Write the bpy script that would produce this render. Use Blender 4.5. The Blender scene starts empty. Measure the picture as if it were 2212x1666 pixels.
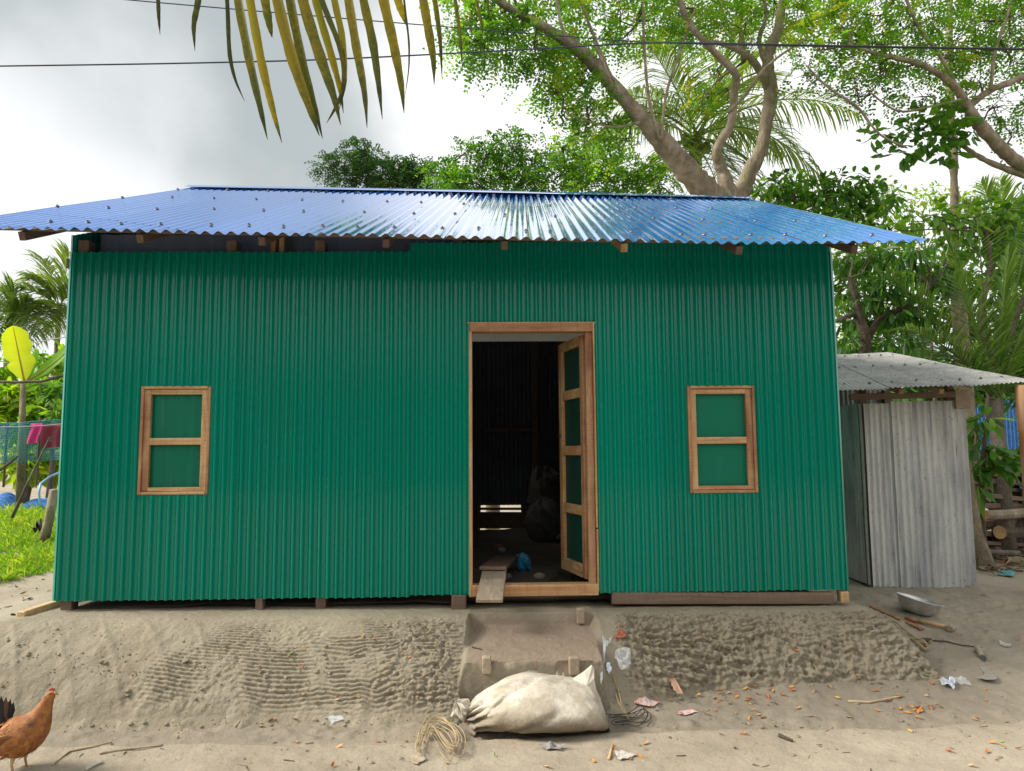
import bpy, math, random
import numpy as np
from mathutils import Vector, Matrix

random.seed(7)
RNG = np.random.default_rng(11)
SC = bpy.context.scene
COL = SC.collection
PI = math.pi

# ------------------------------------------------------------------ camera, sky, sun, exposure
EYE = np.array([0.0, 0.0, 1.5])
FPX, CX, CY = 1536.0, 1106.0, 833.0          # focal length and centre for a 2212 px wide print of the photo
yaw, pit, rol = math.radians(1.429), math.radians(5.316), math.radians(-0.446)
Fv = np.array([math.sin(yaw)*math.cos(pit), math.cos(yaw)*math.cos(pit), math.sin(pit)])
R0 = np.array([math.cos(yaw), -math.sin(yaw), 0.0]); U0 = np.cross(R0, Fv)
Rv = R0*math.cos(rol) + U0*math.sin(rol); Uv = -R0*math.sin(rol) + U0*math.cos(rol)
cam_d = bpy.data.cameras.new('camera'); cam = bpy.data.objects.new('camera', cam_d); COL.objects.link(cam)
cam_d.sensor_width = 36.0; cam_d.lens = 36.0*FPX/2212.0; cam_d.clip_start = 0.05; cam_d.clip_end = 2000
M = Matrix.Identity(4)
for i in range(3):
    M[i][0] = Rv[i]; M[i][1] = Uv[i]; M[i][2] = -Fv[i]; M[i][3] = EYE[i]
cam.matrix_world = M
SC.camera = cam

SC.view_settings.view_transform = 'Standard'
SC.view_settings.look = 'None'
SC.view_settings.gamma = 1.0
SC.view_settings.use_curve_mapping = False
SC.view_settings.exposure = 0.5

SUN_EL, SUN_AZ = math.radians(38), math.radians(-91)      # azimuth from +Y towards +X
def ray(u, v):
    d = Fv + Rv*((u-CX)/FPX) + Uv*((CY-v)/FPX)
    return d/np.linalg.norm(d)

world = bpy.data.worlds.new('World'); SC.world = world; world.use_nodes = True
wn, wl = world.node_tree.nodes, world.node_tree.links
wn.clear()
def wnode(t, **k):
    n = wn.new(t)
    for a, b in k.items(): setattr(n, a, b)
    return n
w_out = wnode('ShaderNodeOutputWorld'); w_bg = wnode('ShaderNodeBackground')
w_bg.inputs['Strength'].default_value = 0.1
wl.new(w_bg.outputs[0], w_out.inputs[0])
w_sky = wnode('ShaderNodeTexSky', sky_type='NISHITA', sun_disc=False, sun_elevation=SUN_EL, sun_rotation=SUN_AZ)
w_co = wnode('ShaderNodeTexCoord')
w_n1 = wnode('ShaderNodeTexNoise'); w_n1.inputs['Scale'].default_value = 2.6; w_n1.inputs['Detail'].default_value = 5; w_n1.inputs['Roughness'].default_value = .55
wl.new(w_co.outputs['Generated'], w_n1.inputs['Vector'])
# warped direction
w_sub = wnode('ShaderNodeVectorMath', operation='SUBTRACT'); wl.new(w_n1.outputs['Color'], w_sub.inputs[0]); w_sub.inputs[1].default_value = (.5, .5, .5)
w_scl = wnode('ShaderNodeVectorMath', operation='SCALE'); wl.new(w_sub.outputs[0], w_scl.inputs[0]); w_scl.inputs['Scale'].default_value = .22
w_add = wnode('ShaderNodeVectorMath', operation='ADD'); wl.new(w_co.outputs['Generated'], w_add.inputs[0]); wl.new(w_scl.outputs[0], w_add.inputs[1])
w_nrm = wnode('ShaderNodeVectorMath', operation='NORMALIZE'); wl.new(w_add.outputs[0], w_nrm.inputs[0])
def w_blob(u, v, r_in, r_out):
    d = ray(u, v)
    n = wnode('ShaderNodeVectorMath', operation='DOT_PRODUCT'); wl.new(w_nrm.outputs[0], n.inputs[0]); n.inputs[1].default_value = tuple(d)
    m = wnode('ShaderNodeMapRange', interpolation_type='SMOOTHERSTEP'); wl.new(n.outputs['Value'], m.inputs['Value'])
    m.inputs['From Min'].default_value = math.cos(math.radians(r_out)); m.inputs['From Max'].default_value = math.cos(math.radians(r_in))
    return m.outputs[0]
def w_math(op, a, b):
    n = wnode('ShaderNodeMath', operation=op)
    for i, x in enumerate((a, b)):
        if isinstance(x, (int, float)): n.inputs[i].default_value = x
        else: wl.new(x, n.inputs[i])
    return n.outputs[0]
g = w_blob(300, -60, 5, 16)
for b in ((400, 60, 3, 13), (540, 180, 2, 12), (640, 330, 0, 10.5), (420, -420, 6, 22), (900, -800, 6, 24)):
    g = w_math('MAXIMUM', g, w_blob(*b))
w_n3 = wnode('ShaderNodeTexNoise'); w_n3.inputs['Scale'].default_value = 4.2; w_n3.inputs['Detail'].default_value = 5
wl.new(w_co.outputs['Generated'], w_n3.inputs['Vector'])
w_m3 = wnode('ShaderNodeMapRange', interpolation_type='SMOOTHSTEP'); wl.new(w_n3.outputs['Fac'], w_m3.inputs['Value'])
for k_, v_ in (('From Min', .25), ('From Max', .62), ('To Min', .55), ('To Max', 1.0)): w_m3.inputs[k_].default_value = v_
g = w_math('MULTIPLY', g, w_m3.outputs[0])
# large soft brightness changes of the cloud deck
w_n2 = wnode('ShaderNodeTexNoise'); w_n2.inputs['Scale'].default_value = 1.7; w_n2.inputs['Detail'].default_value = 4
wl.new(w_co.outputs['Generated'], w_n2.inputs['Vector'])
w_r2 = wnode('ShaderNodeValToRGB'); wl.new(w_n2.outputs['Fac'], w_r2.inputs[0])
e = w_r2.color_ramp.elements
e[0].position = .3; e[0].color = (.84, .86, .88, 1); e[1].position = .62; e[1].color = (1.0, 1.0, 1.0, 1)
w_dk = wnode('ShaderNodeMix', data_type='RGBA'); wl.new(g, w_dk.inputs['Factor'])
wl.new(w_r2.outputs[0], w_dk.inputs['A']); w_dk.inputs['B'].default_value = (.42, .46, .46, 1)
w_cl = wnode('ShaderNodeVectorMath', operation='SCALE'); wl.new(w_dk.outputs['Result'], w_cl.inputs[0]); w_cl.inputs['Scale'].default_value = 8.9
w_mix = wnode('ShaderNodeMix', data_type='RGBA'); w_mix.inputs['Factor'].default_value = .94
wl.new(w_sky.outputs[0], w_mix.inputs['A']); wl.new(w_cl.outputs[0], w_mix.inputs['B'])
wl.new(w_mix.outputs['Result'], w_bg.inputs['Color'])

sun_d = bpy.data.lights.new('sun', 'SUN'); sun_d.energy = 4.4; sun_d.angle = math.radians(20); sun_d.color = (1.0, .95, .86)
sun = bpy.data.objects.new('sun', sun_d); COL.objects.link(sun)
sd = Vector((math.sin(SUN_AZ)*math.cos(SUN_EL), math.cos(SUN_AZ)*math.cos(SUN_EL), math.sin(SUN_EL)))
sun.rotation_euler = sd.to_track_quat('Z', 'Y').to_euler(); sun.location = (0, 0, 20)

# ------------------------------------------------------------------ helpers
def at(u, v, y):
    """3D point seen at print position (u,v) at distance y along +Y"""
    d = ray(u, v); return EYE + d*(y/d[1])
def on_z(u, v, z):
    d = ray(u, v); return EYE + d*((z-EYE[2])/d[2])

def _hash(ix, iy, s):
    h = (ix.astype(np.int64)*374761393 + iy.astype(np.int64)*668265263 + s*1274126177) & 0xffffffff
    h = ((h ^ (h >> 13))*1274126177) & 0xffffffff
    return ((h ^ (h >> 16)) & 0xffff)/65535.0
def vnoise(x, y, s=0):
    x = np.asarray(x, float); y = np.asarray(y, float)
    ix = np.floor(x); iy = np.floor(y); fx = x-ix; fy = y-iy
    fx = fx*fx*(3-2*fx); fy = fy*fy*(3-2*fy)
    a = _hash(ix, iy, s); b = _hash(ix+1, iy, s); c = _hash(ix, iy+1, s); d = _hash(ix+1, iy+1, s)
    return (a*(1-fx)+b*fx)*(1-fy) + (c*(1-fx)+d*fx)*fy
def fbm(x, y, o=4, s=0):
    r = 0; a = .5
    for k in range(o):
        r = r + a*(vnoise(np.asarray(x)*2**k, np.asarray(y)*2**k, s+k*17)-.5); a *= .5
    return r
def sst(a, b, x):
    t = np.clip((np.asarray(x, float)-a)/(b-a), 0, 1); return t*t*(3-2*t)

def world_of(o):
    m = Matrix.Translation(o.location) @ o.rotation_euler.to_matrix().to_4x4()
    return m if o.parent is None else world_of(o.parent) @ o.matrix_parent_inverse @ m
def tag(o, label=None, cat=None, group=None, kind=None):
    if label: o['label'] = label
    if cat: o['category'] = cat
    if group: o['group'] = group
    if kind: o['kind'] = kind
    return o
def empty(name, loc=(0, 0, 0), rz=0.0):
    o = bpy.data.objects.new(name, None); COL.objects.link(o); o.location = loc; o.rotation_euler = (0, 0, rz)
    o.empty_display_size = .1
    return o
def thing(name, label, cat, loc=(0, 0, 0), group=None, rz=0.0):
    return tag(empty(name, loc, rz), label, cat, group)
def link_mesh(name, me, mat, parent=None):
    o = bpy.data.objects.new(name, me); COL.objects.link(o)
    if mat is not None and not me.materials:
        for m in (mat if isinstance(mat, (list, tuple)) else [mat]): me.materials.append(m)
    if parent is not None:
        o.parent = parent
        o.matrix_parent_inverse = world_of(parent).inverted()      # meshes are written in world coordinates
    return o

class MB:
    def __init__(s): s.v = []; s.f = []; s.t = []
    def add(s, verts, faces, tint=None):
        b = len(s.v); s.v.extend([tuple(map(float, p)) for p in verts]); s.f.extend([tuple(i+b for i in f) for f in faces])
        if tint is not None: s.t.extend([tint]*len(verts))
    def box(s, c, size, rot=None, bev=.004):
        """chamfered box: centre, full size, 3x3 rotation"""
        h = np.array(size)/2.0; b = min(bev, h.min()*.45)
        V = []; idx = {}
        for sx in (-1, 1):
            for sy in (-1, 1):
                for sz in (-1, 1):
                    for ax in range(3):
                        p = np.array([sx, sy, sz])*(h-b); p[ax] = (sx, sy, sz)[ax]*h[ax]
                        idx[(sx, sy, sz, ax)] = len(V); V.append(p)
        Fc = []
        S = (-1, 1)
        for ax in range(3):
            o1, o2 = [a for a in range(3) if a != ax]
            for sg in S:
                q = []
                for (p, r) in ((-1, -1), (1, -1), (1, 1), (-1, 1)):
                    k = [0, 0, 0]; k[ax] = sg; k[o1] = p; k[o2] = r; q.append(idx[(*k, ax)])
                flip = (sg > 0) if ax != 1 else (sg < 0)
                Fc.append(q if flip else q[::-1])
        for ax in range(3):                       # edge chamfers run along ax
            o1, o2 = [a for a in range(3) if a != ax]
            for p in S:
                for r in S:
                    k0 = [0, 0, 0]; k1 = [0, 0, 0]; k0[ax] = -1; k1[ax] = 1; k0[o1] = k1[o1] = p; k0[o2] = k1[o2] = r
                    Fc.append([idx[(*k0, o1)], idx[(*k1, o1)], idx[(*k1, o2)], idx[(*k0, o2)]])
        for sx in S:
            for sy in S:
                for sz in S: Fc.append([idx[(sx, sy, sz, a)] for a in range(3)])
        V = np.array(V)
        if rot is not None: V = V @ np.array(rot).T
        s.add(V + np.array(c), Fc); return s
    def beam(s, a, b, w, h, up=(0, 0, 1), bev=.004):
        """box from point a to b, width w (sideways) and height h (up)"""
        a = np.array(a, float); b = np.array(b, float); d = b-a; L = np.linalg.norm(d); d /= L
        sd = np.cross(d, up); sd /= np.linalg.norm(sd); u2 = np.cross(sd, d)
        return s.box((a+b)/2, (L, w, h), np.stack([d, sd, u2], 1), bev)
    def tube(s, pts, rad, n=8, cap=True, tint=None):
        P = np.array(pts, float); m = len(P)
        R = np.full(m, rad, float) if np.isscalar(rad) else np.array(rad, float)
        T = np.gradient(P, axis=0); T /= np.linalg.norm(T, axis=1)[:, None]+1e-12
        ref = np.array([0, 0, 1.0]) if abs(T[0][2]) < .9 else np.array([1.0, 0, 0])
        N = np.cross(T[0], ref); N /= np.linalg.norm(N)
        V = []
        for i in range(m):
            N = N - T[i]*np.dot(N, T[i]); N /= np.linalg.norm(N)+1e-12; B = np.cross(T[i], N)
            for k in range(n):
                a = 2*PI*k/n; V.append(P[i]+R[i]*(N*math.cos(a)+B*math.sin(a)))
        Fc = [(i*n+k, i*n+(k+1) % n, (i+1)*n+(k+1) % n, (i+1)*n+k) for i in range(m-1) for k in range(n)]
        if cap: Fc += [tuple(range(n))[::-1], tuple((m-1)*n+k for k in range(n))]
        s.add(V, Fc, tint); return s
    def build(s, name, mat, parent=None, smooth=False):
        me = bpy.data.meshes.new(name); me.from_pydata(s.v, [], s.f); me.update()
        if smooth:
            me.polygons.foreach_set('use_smooth', [True]*len(me.polygons))
        if s.t and len(s.t) == len(s.v):
            a = me.attributes.new('tint', 'FLOAT', 'POINT'); a.data.foreach_set('value', s.t)
        return link_mesh(name, me, mat, parent)

def grid_mesh(name, X, Y, Z, mat, parent=None, smooth=True, drop=None):
    n, m = X.shape
    V = np.stack([X, Y, Z], -1).reshape(-1, 3)
    i = np.arange(n-1)[:, None]*m + np.arange(m-1)[None, :]
    Q = np.stack([i, i+1, i+m+1, i+m], -1).reshape(-1, 4)
    if drop is not None: Q = Q[~drop.reshape(-1)]
    return quad_mesh(name, V, Q, mat, parent, smooth)
def quad_mesh(name, V, Q, mat, parent=None, smooth=False, tint=None):
    me = bpy.data.meshes.new(name)
    V = np.ascontiguousarray(V, np.float32); Q = np.ascontiguousarray(Q, np.int32); k = Q.shape[1]
    me.vertices.add(len(V)); me.vertices.foreach_set('co', V.ravel())
    me.loops.add(Q.size); me.loops.foreach_set('vertex_index', Q.ravel())
    me.polygons.add(len(Q)); me.polygons.foreach_set('loop_start', np.arange(0, Q.size, k, dtype=np.int32))
    me.polygons.foreach_set('loop_total', np.full(len(Q), k, np.int32))
    me.polygons.foreach_set('use_smooth', np.full(len(Q), bool(smooth)))
    me.update(calc_edges=True)
    if tint is not None:
        a = me.attributes.new('tint', 'FLOAT', 'POINT'); a.data.foreach_set('value', np.ascontiguousarray(tint, np.float32))
    return link_mesh(name, me, mat, parent)

# ------------------------------------------------------------------ materials
class NT:
    def __init__(s, name):
        s.m = bpy.data.materials.new(name); s.m.use_nodes = True; s.t = s.m.node_tree; s.n = s.t.nodes; s.l = s.t.links
        s.b = s.n['Principled BSDF']; s.out = s.n['Material Output']; s._co = None
    def new(s, t, **k):
        n = s.n.new(t)
        for a, b in k.items(): setattr(n, a, b)
        return n
    def co(s, scale=(1, 1, 1)):
        if s._co is None: s._co = s.new('ShaderNodeTexCoord')
        mp = s.new('ShaderNodeMapping'); mp.inputs['Scale'].default_value = scale
        s.l.new(s._co.outputs['Object'], mp.inputs['Vector']); return mp.outputs[0]
    def noise(s, scale, detail=4, rough=.55, vec=(1, 1, 1), dist=0):
        n = s.new('ShaderNodeTexNoise'); n.inputs['Scale'].default_value = scale; n.inputs['Detail'].default_value = detail
        n.inputs['Roughness'].default_value = rough; n.inputs['Distortion'].default_value = dist
        s.l.new(s.co(vec), n.inputs['Vector']); return n.outputs['Fac']
    def ramp(s, fac, stops):
        r = s.new('ShaderNodeValToRGB'); s.l.new(fac, r.inputs[0]); el = r.color_ramp.elements
        while len(el) < len(stops): el.new(.5)
        for e, (p, c) in zip(el, stops):
            e.position = p; e.color = (*c, 1) if not np.isscalar(c) else (c, c, c, 1)
        return r.outputs[0]
    def mix(s, fac, a, b, mode='MIX'):
        n = s.new('ShaderNodeMix', data_type='RGBA', blend_type=mode)
        for key, x in (('Factor', fac), ('A', a), ('B', b)):
            if isinstance(x, (int, float)): n.inputs[key].default_value = x
            elif isinstance(x, tuple): n.inputs[key].default_value = (*x, 1)
            else: s.l.new(x, n.inputs[key])
        return n.outputs['Result']
    def bump(s, hgt, strength, dist=.01, prev=None):
        b = s.new('ShaderNodeBump'); b.inputs['Strength'].default_value = strength; b.inputs['Distance'].default_value = dist
        s.l.new(hgt, b.inputs['Height'])
        if prev is not None: s.l.new(prev, b.inputs['Normal'])
        return b.outputs[0]
    def set(s, **k):
        for a, x in k.items():
            a = a.replace('_', ' ')
            if hasattr(x, 'is_output'): s.l.new(x, s.b.inputs[a])
            else: s.b.inputs[a].default_value = (*x, 1) if isinstance(x, tuple) else x
        return s
    def attr(s, name):
        a = s.new('ShaderNodeAttribute'); a.attribute_name = name; return a.outputs['Fac']
    def rnd(s):
        return s.new('ShaderNodeObjectInfo').outputs['Random']

def simple(name, col, rough=.6, var=.25, scale=8, bump=.2, bscale=40, metal=0.0, bd=.004):
    t = NT(name)
    c = t.ramp(t.noise(scale, 5), [(.25, tuple(x*(1-var) for x in col)), (.75, tuple(min(1, x*(1+var)) for x in col))])
    t.set(Base_Color=c, Roughness=rough, Metallic=metal)
    if bump: t.set(Normal=t.bump(t.noise(bscale, 5), bump, bd))
    return t.m

def painted_tin(name, base, dirt, rough, wob):
    t = NT(name)
    c = t.mix(t.ramp(t.noise(2.2, 6, .6, (1, 1, .35)), [(.35, 0.0), (.8, .35)]), base, tuple(x*.8+.01 for x in base))
    c = t.mix(t.ramp(t.noise(60, 3, .6), [(.72, 0.0), (.78, .5)]), c, dirt)              # splashes of dried mud, chalky scratches
    c = t.mix(t.ramp(t.noise(26, 4, .6, (1, 1, .05)), [(.62, 0.0), (.75, .22)]), c, dirt)
    t.set(Base_Color=c, Roughness=t.ramp(t.noise(5, 4), [(.3, rough*.8), (.75, rough*1.35)]))
    v = t.new('ShaderNodeMapRange'); t.l.new(t.rnd(), v.inputs[0]); v.inputs['To Min'].default_value = .86; v.inputs['To Max'].default_value = 1.06
    hs = t.new('ShaderNodeHueSaturation'); t.l.new(v.outputs[0], hs.inputs['Value']); t.l.new(c, hs.inputs['Color']); t.set(Base_Color=hs.outputs[0])
    nb = t.bump(t.noise(7, 3, .5), wob, .012)
    t.set(Normal=nb); return t.m
M_green = painted_tin('green_painted_tin', (.0003, .24, .162), (.08, .30, .20), .10, .05)
M_green.node_tree.nodes['Principled BSDF'].inputs['Specular IOR Level'].default_value = .40
M_greenflat = painted_tin('green_flat_tin', (.001, .15, .088), (.12, .30, .17), .42, .35)
M_greenflat.node_tree.nodes['Principled BSDF'].inputs['Specular IOR Level'].default_value = .22
M_blue = painted_tin('blue_painted_tin', (.002, .26, .92), (.16, .26, .40), .07, .0)
b_ = M_blue.node_tree.nodes['Principled BSDF']; b_.inputs['IOR'].default_value = 1.7; b_.inputs['Metallic'].default_value = .55; b_.inputs['Coat Weight'].default_value = 1.0; b_.inputs['Coat Roughness'].default_value = .025; b_.inputs['Coat IOR'].default_value = 2.3

M_greendark = simple('tin_back_face_shaded', (.003, .050, .034), .5, .2, 3, .1)  # back face of the tin, colour darkened for the dim interior it reflects
def galv(name, rust, k=1.0):
    t = NT(name)
    c = t.ramp(t.noise(3.5, 6, .65, (1, 1, .3)), [(.25, (.30*k, .31*k, .34*k)), (.5, (.54*k, .54*k, .53*k)), (.75, (.70*k, .69*k, .65*k))])
    c = t.mix(t.ramp(t.noise(16, 5, .7, (1, 1, .08)), [(.5, 0.0), (.72, .6)]), c, (.60, .56, .48))
    c = t.mix(t.ramp(t.noise(4.3, 5, .7, (1, 1, .22)), [(.60, 0.0), (.74, rust)]), c, (.27, .17, .10))
    c = t.mix(t.ramp(t.noise(30, 4, .7), [(.60, 0.0), (.68, .6)]), c, (.16, .13, .10))
    c = t.mix(t.ramp(t.noise(11, 6, .7, (1, 1, .06)), [(.52, 0.0), (.64, .65)]), c, (.20, .19, .18))
    t.set(Base_Color=c, Metallic=.15, Roughness=t.ramp(t.noise(9, 4), [(.3, .42), (.7, .7)]))
    t.set(Normal=t.bump(t.noise(30, 4), .25, .004)); return t.m
M_galv = galv('weathered_galvanised_tin', .35)
M_galv_roof = galv('weathered_galvanised_roof', .65, .62)
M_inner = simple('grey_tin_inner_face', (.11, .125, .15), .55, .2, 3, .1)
M_lining = simple('blue_grey_lining', (.13, .155, .20), .5, .2, 3, .1)
M_blue_inner = simple('tin_underside', (.26, .30, .32), .5, .15, 3, .1)

def wood(name, cols, ax, rough=.62, saw=True):
    """ax: 0 grain along x, 1 along y, 2 along z"""
    t = NT(name); sc = [16, 16, 16]; sc[ax] = 1.1
    g1 = t.noise(1.6, 6, .6, tuple(sc), 1.2)
    lg = [3, 3, 3]; lg[ax] = .7
    c = t.ramp(g1, [(.25, cols[0]), (.5, cols[1]), (.78, cols[2])])
    c = t.mix(t.ramp(t.noise(1.5, 4, .6, tuple(lg), 1.5), [(.42, 0.0), (.62, .75)]), c, cols[3])
    if saw:                                     # saw marks across the grain
        s2 = [4, 4, 4]; s2[ax] = 90
        c = t.mix(t.ramp(t.noise(1.2, 4, .7, tuple(s2)), [(.5, 0.0), (.68, .35)]), c, tuple(x*.4 for x in cols[0]))
    c = t.mix(t.ramp(t.noise(60, 3), [(.66, 0.0), (.72, .5)]), c, (.05, .03, .02))
    t.set(Base_Color=c, Roughness=rough, Normal=t.bump(g1, .35, .004)); return t.m
RAW = [(.27, .14, .06), (.52, .34, .16), (.70, .52, .29), (.42, .17, .06)]
RED = [(.17, .07, .035), (.30, .13, .06), (.44, .24, .11), (.48, .30, .15)]
OLD = [(.10, .065, .045), (.17, .115, .08), (.25, .18, .13), (.14, .08, .055)]
M_raw = [wood('raw_wood_a', RAW, 0), wood('raw_wood_b', RAW, 1), wood('raw_wood_c', RAW, 2)]
M_red = [wood('red_wood_a', RED, 0), wood('red_wood_b', RED, 1), wood('red_wood_c', RED, 2)]
M_old = [wood('old_wood_a', OLD, 0), wood('old_wood_b', OLD, 1), wood('old_wood_c', OLD, 2)]
GREY = [(.22, .17, .12), (.34, .27, .19), (.48, .40, .29), (.30, .23, .16)]
M_plank = wood('mud_stained_plank', GREY, 1, .7)

def mud(name, dry, wet, red, bstr):
    t = NT(name)
    c = t.ramp(t.noise(1.3, 7, .62), [(.3, wet), (.48, tuple((a+b)/2 for a, b in zip(dry, wet))), (.68, dry)])
    c = t.mix(t.ramp(t.noise(2.4, 5, .6), [(.5, 0.0), (.75, .45)]), c, red)
    c = t.mix(t.ramp(t.noise(45, 5, .7), [(.5, 0.0), (.8, .45)]), c, tuple(x*.55 for x in wet))
    c = t.mix(t.ramp(t.noise(130, 3, .7), [(.62, 0.0), (.75, .5)]), c, tuple(min(1, x*1.35) for x in dry))
    if name == 'mud_ground': c = t.mix(t.attr('damp'), c, (.235, .198, .148))
    if name == 'mud_plaster': c = t.mix(t.attr('trodden'), c, (.27, .20, .145))
    n1 = t.bump(t.noise(22, 8, .68), bstr, .02)
    t.set(Base_Color=c, Roughness=t.ramp(t.noise(3, 5), [(.3, .62), (.6, .95)]), Normal=t.bump(t.noise(140, 4, .7), bstr*.7, .005, n1))
    t.b.inputs['Specular IOR Level'].default_value = .3
    return t.m
M_ground = mud('mud_ground', (.385, .328, .245), (.245, .204, .148), (.38, .295, .215), .6)
M_plinth = mud('mud_plaster', (.315, .272, .195), (.215, .182, .125), (.29, .235, .17), .7)
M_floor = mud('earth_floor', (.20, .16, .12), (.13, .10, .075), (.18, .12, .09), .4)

def leafmat(name, stops, trans=.35, rough=.45):
    t = NT(name)
    c = t.ramp(t.attr('tint'), [(p, c) for p, c in stops])
    t.set(Base_Color=c, Roughness=rough); t.b.inputs['Specular IOR Level'].default_value = .35
    tr = t.new('ShaderNodeBsdfTranslucent')
    hs = t.new('ShaderNodeMix', data_type='RGBA', blend_type='MULTIPLY'); hs.inputs['Factor'].default_value = 1
    t.l.new(c, hs.inputs['A']); hs.inputs['B'].default_value = (1.9, 1.9, .7, 1)
    t.l.new(hs.outputs['Result'], tr.inputs['Color'])
    mx = t.new('ShaderNodeMixShader'); mx.inputs[0].default_value = trans
    t.l.new(t.b.outputs[0], mx.inputs[1]); t.l.new(tr.outputs[0], mx.inputs[2]); t.l.new(mx.outputs[0], t.out.inputs[0])
    return t.m
G_RAIN = leafmat('fine_leaf', [(0, (.030, .090, .014)), (.35, (.075, .185, .018)), (.75, (.16, .33, .026)), (1, (.32, .31, .03))], .5)
G_DARK = leafmat('dark_leaf', [(0, (.018, .056, .014)), (.5, (.045, .11, .02)), (1, (.09, .19, .03))], .36)
G_BRIGHT = leafmat('bright_leaf', [(0, (.06, .16, .016)), (.5, (.14, .29, .02)), (1, (.30, .38, .02))], .5)
G_BROAD = leafmat('broad_leaf', [(0, (.030, .09, .016)), (.55, (.09, .22, .03)), (1, (.24, .40, .035))], .42, .33)
G_PALM = leafmat('palm_leaf', [(0, (.045, .09, .026)), (.5, (.12, .20, .05)), (.85, (.22, .29, .07)), (1, (.36, .31, .08))], .4, .28)
G_YEL = leafmat('yellowed_palm_leaf', [(0, (.034, .036, .020)), (.35, (.085, .095, .014)), (.7, (.26, .185, .012)), (1, (.13, .19, .02))], .42, .45)
n_ = G_YEL.node_tree; t_ = n_.nodes.new('ShaderNodeTexNoise'); t_.inputs['Scale'].default_value = 90; t_.inputs['Detail'].default_value = 3
co_ = n_.nodes.new('ShaderNodeTexCoord'); n_.links.new(co_.outputs['Object'], t_.inputs['Vector'])
ad_ = n_.nodes.new('ShaderNodeMath'); ad_.operation = 'MULTIPLY_ADD'; ad_.inputs[1].default_value = .6; n_.links.new(t_.outputs['Fac'], ad_.inputs[0])
sb_ = n_.nodes.new('ShaderNodeMath'); sb_.operation = 'SUBTRACT'; sb_.inputs[1].default_value = .30; n_.links.new(ad_.outputs[0], sb_.inputs[0])
at_ = [q for q in n_.nodes if q.type == 'ATTRIBUTE'][0]; rp_ = [q for q in n_.nodes if q.type == 'VALTORGB'][0]
n_.links.new(at_.outputs['Fac'], ad_.inputs[2]); n_.links.new(sb_.outputs[0], rp_.inputs[0])
G_BANANA = leafmat('banana_leaf', [(0, (.10, .24, .03)), (.6, (.17, .36, .03)), (1, (.42, .46, .02))], .45, .4)
G_GRASS = leafmat('grass_blade', [(0, (.10, .20, .02)), (.5, (.20, .36, .03)), (1, (.40, .44, .07))], .45, .5)

def bark(name, a, b, c2, moss):
    t = NT(name)
    c = t.ramp(t.noise(6, 7, .65, (1, 1, .5)), [(.28, a), (.5, b), (.72, c2)])
    c = t.mix(t.ramp(t.noise(2.2, 5, .6), [(.5, 0.0), (.68, .7)]), c, moss)
    c = t.mix(t.ramp(t.noise(28, 5, .7), [(.58, 0.0), (.72, .7)]), c, tuple(x*.3 for x in a))
    t.set(Base_Color=c, Roughness=.85, Normal=t.bump(t.noise(26, 7, .7, (1, 1, .45)), 1.0, .06)); return t.m
M_bark = bark('pale_bark', (.15, .11, .075), (.36, .285, .195), (.54, .46, .35), (.17, .18, .06))
M_twig = bark('twig_bark', (.07, .05, .035), (.13, .095, .065), (.2, .15, .1), (.09, .08, .05))
M_palmtrunk = bark('palm_trunk', (.10, .08, .06), (.2, .165, .125), (.3, .25, .19), (.14, .12, .08))

# ------------------------------------------------------------------ ground
def ground_h(x, y):
    x = np.asarray(x, float); y = np.asarray(y, float)
    lip_y = 3.93 + .10*fbm(x*1.1, x*0+3, 3, 5)*2 + .03*x
    z = -.042*sst(-.008, .012, y-lip_y) * (1-.5*sst(4.2, 4.9, y))
    z = z + .075*sst(4.0, 4.8, y)*sst(.3, 2.2, x)
    z = z + .10*sst(5.0, 6.6, y)*sst(2.4, 3.2, x)
    z = z + .60*sst(6.6, 11.6, y)*sst(-2.9, -4.2, x)
    z = z + .30*sst(12, 30, y)
    near = sst(14, 6, y)
    z = z + near*(.030*fbm(x*1.7, y*1.7, 3, 1) + .022*fbm(x*6, y*7, 4, 2))
    rough = sst(3.9, 4.1, y)
    cl = np.maximum(0, fbm(x*11+3, y*15, 4, 9)-.02)
    z = z + near*(.09*cl*rough*(.4+.8*vnoise(x*1.3, y*1.3, 4)) + .012*fbm(x*20, y*26, 3, 6)*(.5+rough))
    z = z - near*.02*np.maximum(0, fbm(x*3+7, y*14+2, 3, 21))          # scuffs
    return z
HC = {}
def top_q(x, y):
    """height of whatever lies on top, looked up on a fine grid"""
    if not HC:
        HC['g'] = top_h(*np.meshgrid(np.arange(-4.8, 7.4, .0125), np.arange(2.6, 13.2, .0125)))
    G_ = HC['g']; fx = np.clip((np.asarray(x, float)+4.8)/.0125, 0, G_.shape[1]-2); fy = np.clip((np.asarray(y, float)-2.6)/.0125, 0, G_.shape[0]-2)
    i = fx.astype(int); j = fy.astype(int); a = fx-i; b = fy-j
    return (G_[j, i]*(1-a)+G_[j, i+1]*a)*(1-b) + (G_[j+1, i]*(1-a)+G_[j+1, i+1]*a)*b
def grd(u, v, dz=0.0):
    d = ray(u, v); z = 0.0
    for _ in range(14):
        p = EYE + d*((z-EYE[2])/d[2]); z = .5*z + .5*float(top_q(p[0], p[1]))
    p = EYE + d*((z-EYE[2])/d[2]); p[2] = float(top_q(p[0], p[1]))+dz
    return p
def axis(a, b, step, lo, hi, g=1.16):
    m = list(np.arange(a, b, step)); s = step; x = m[-1]
    while x < hi: s *= g; x += s; m.append(x)
    s = step; x = a; L = []
    while x > lo: s *= g; x -= s; L.append(x)
    return np.array(L[::-1]+m)
gx = axis(-3.6, 4.6, .018, -160, 160); gy = axis(2.9, 6.2, .016, -40, 260)
GX, GY = np.meshgrid(gx, gy)
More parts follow.
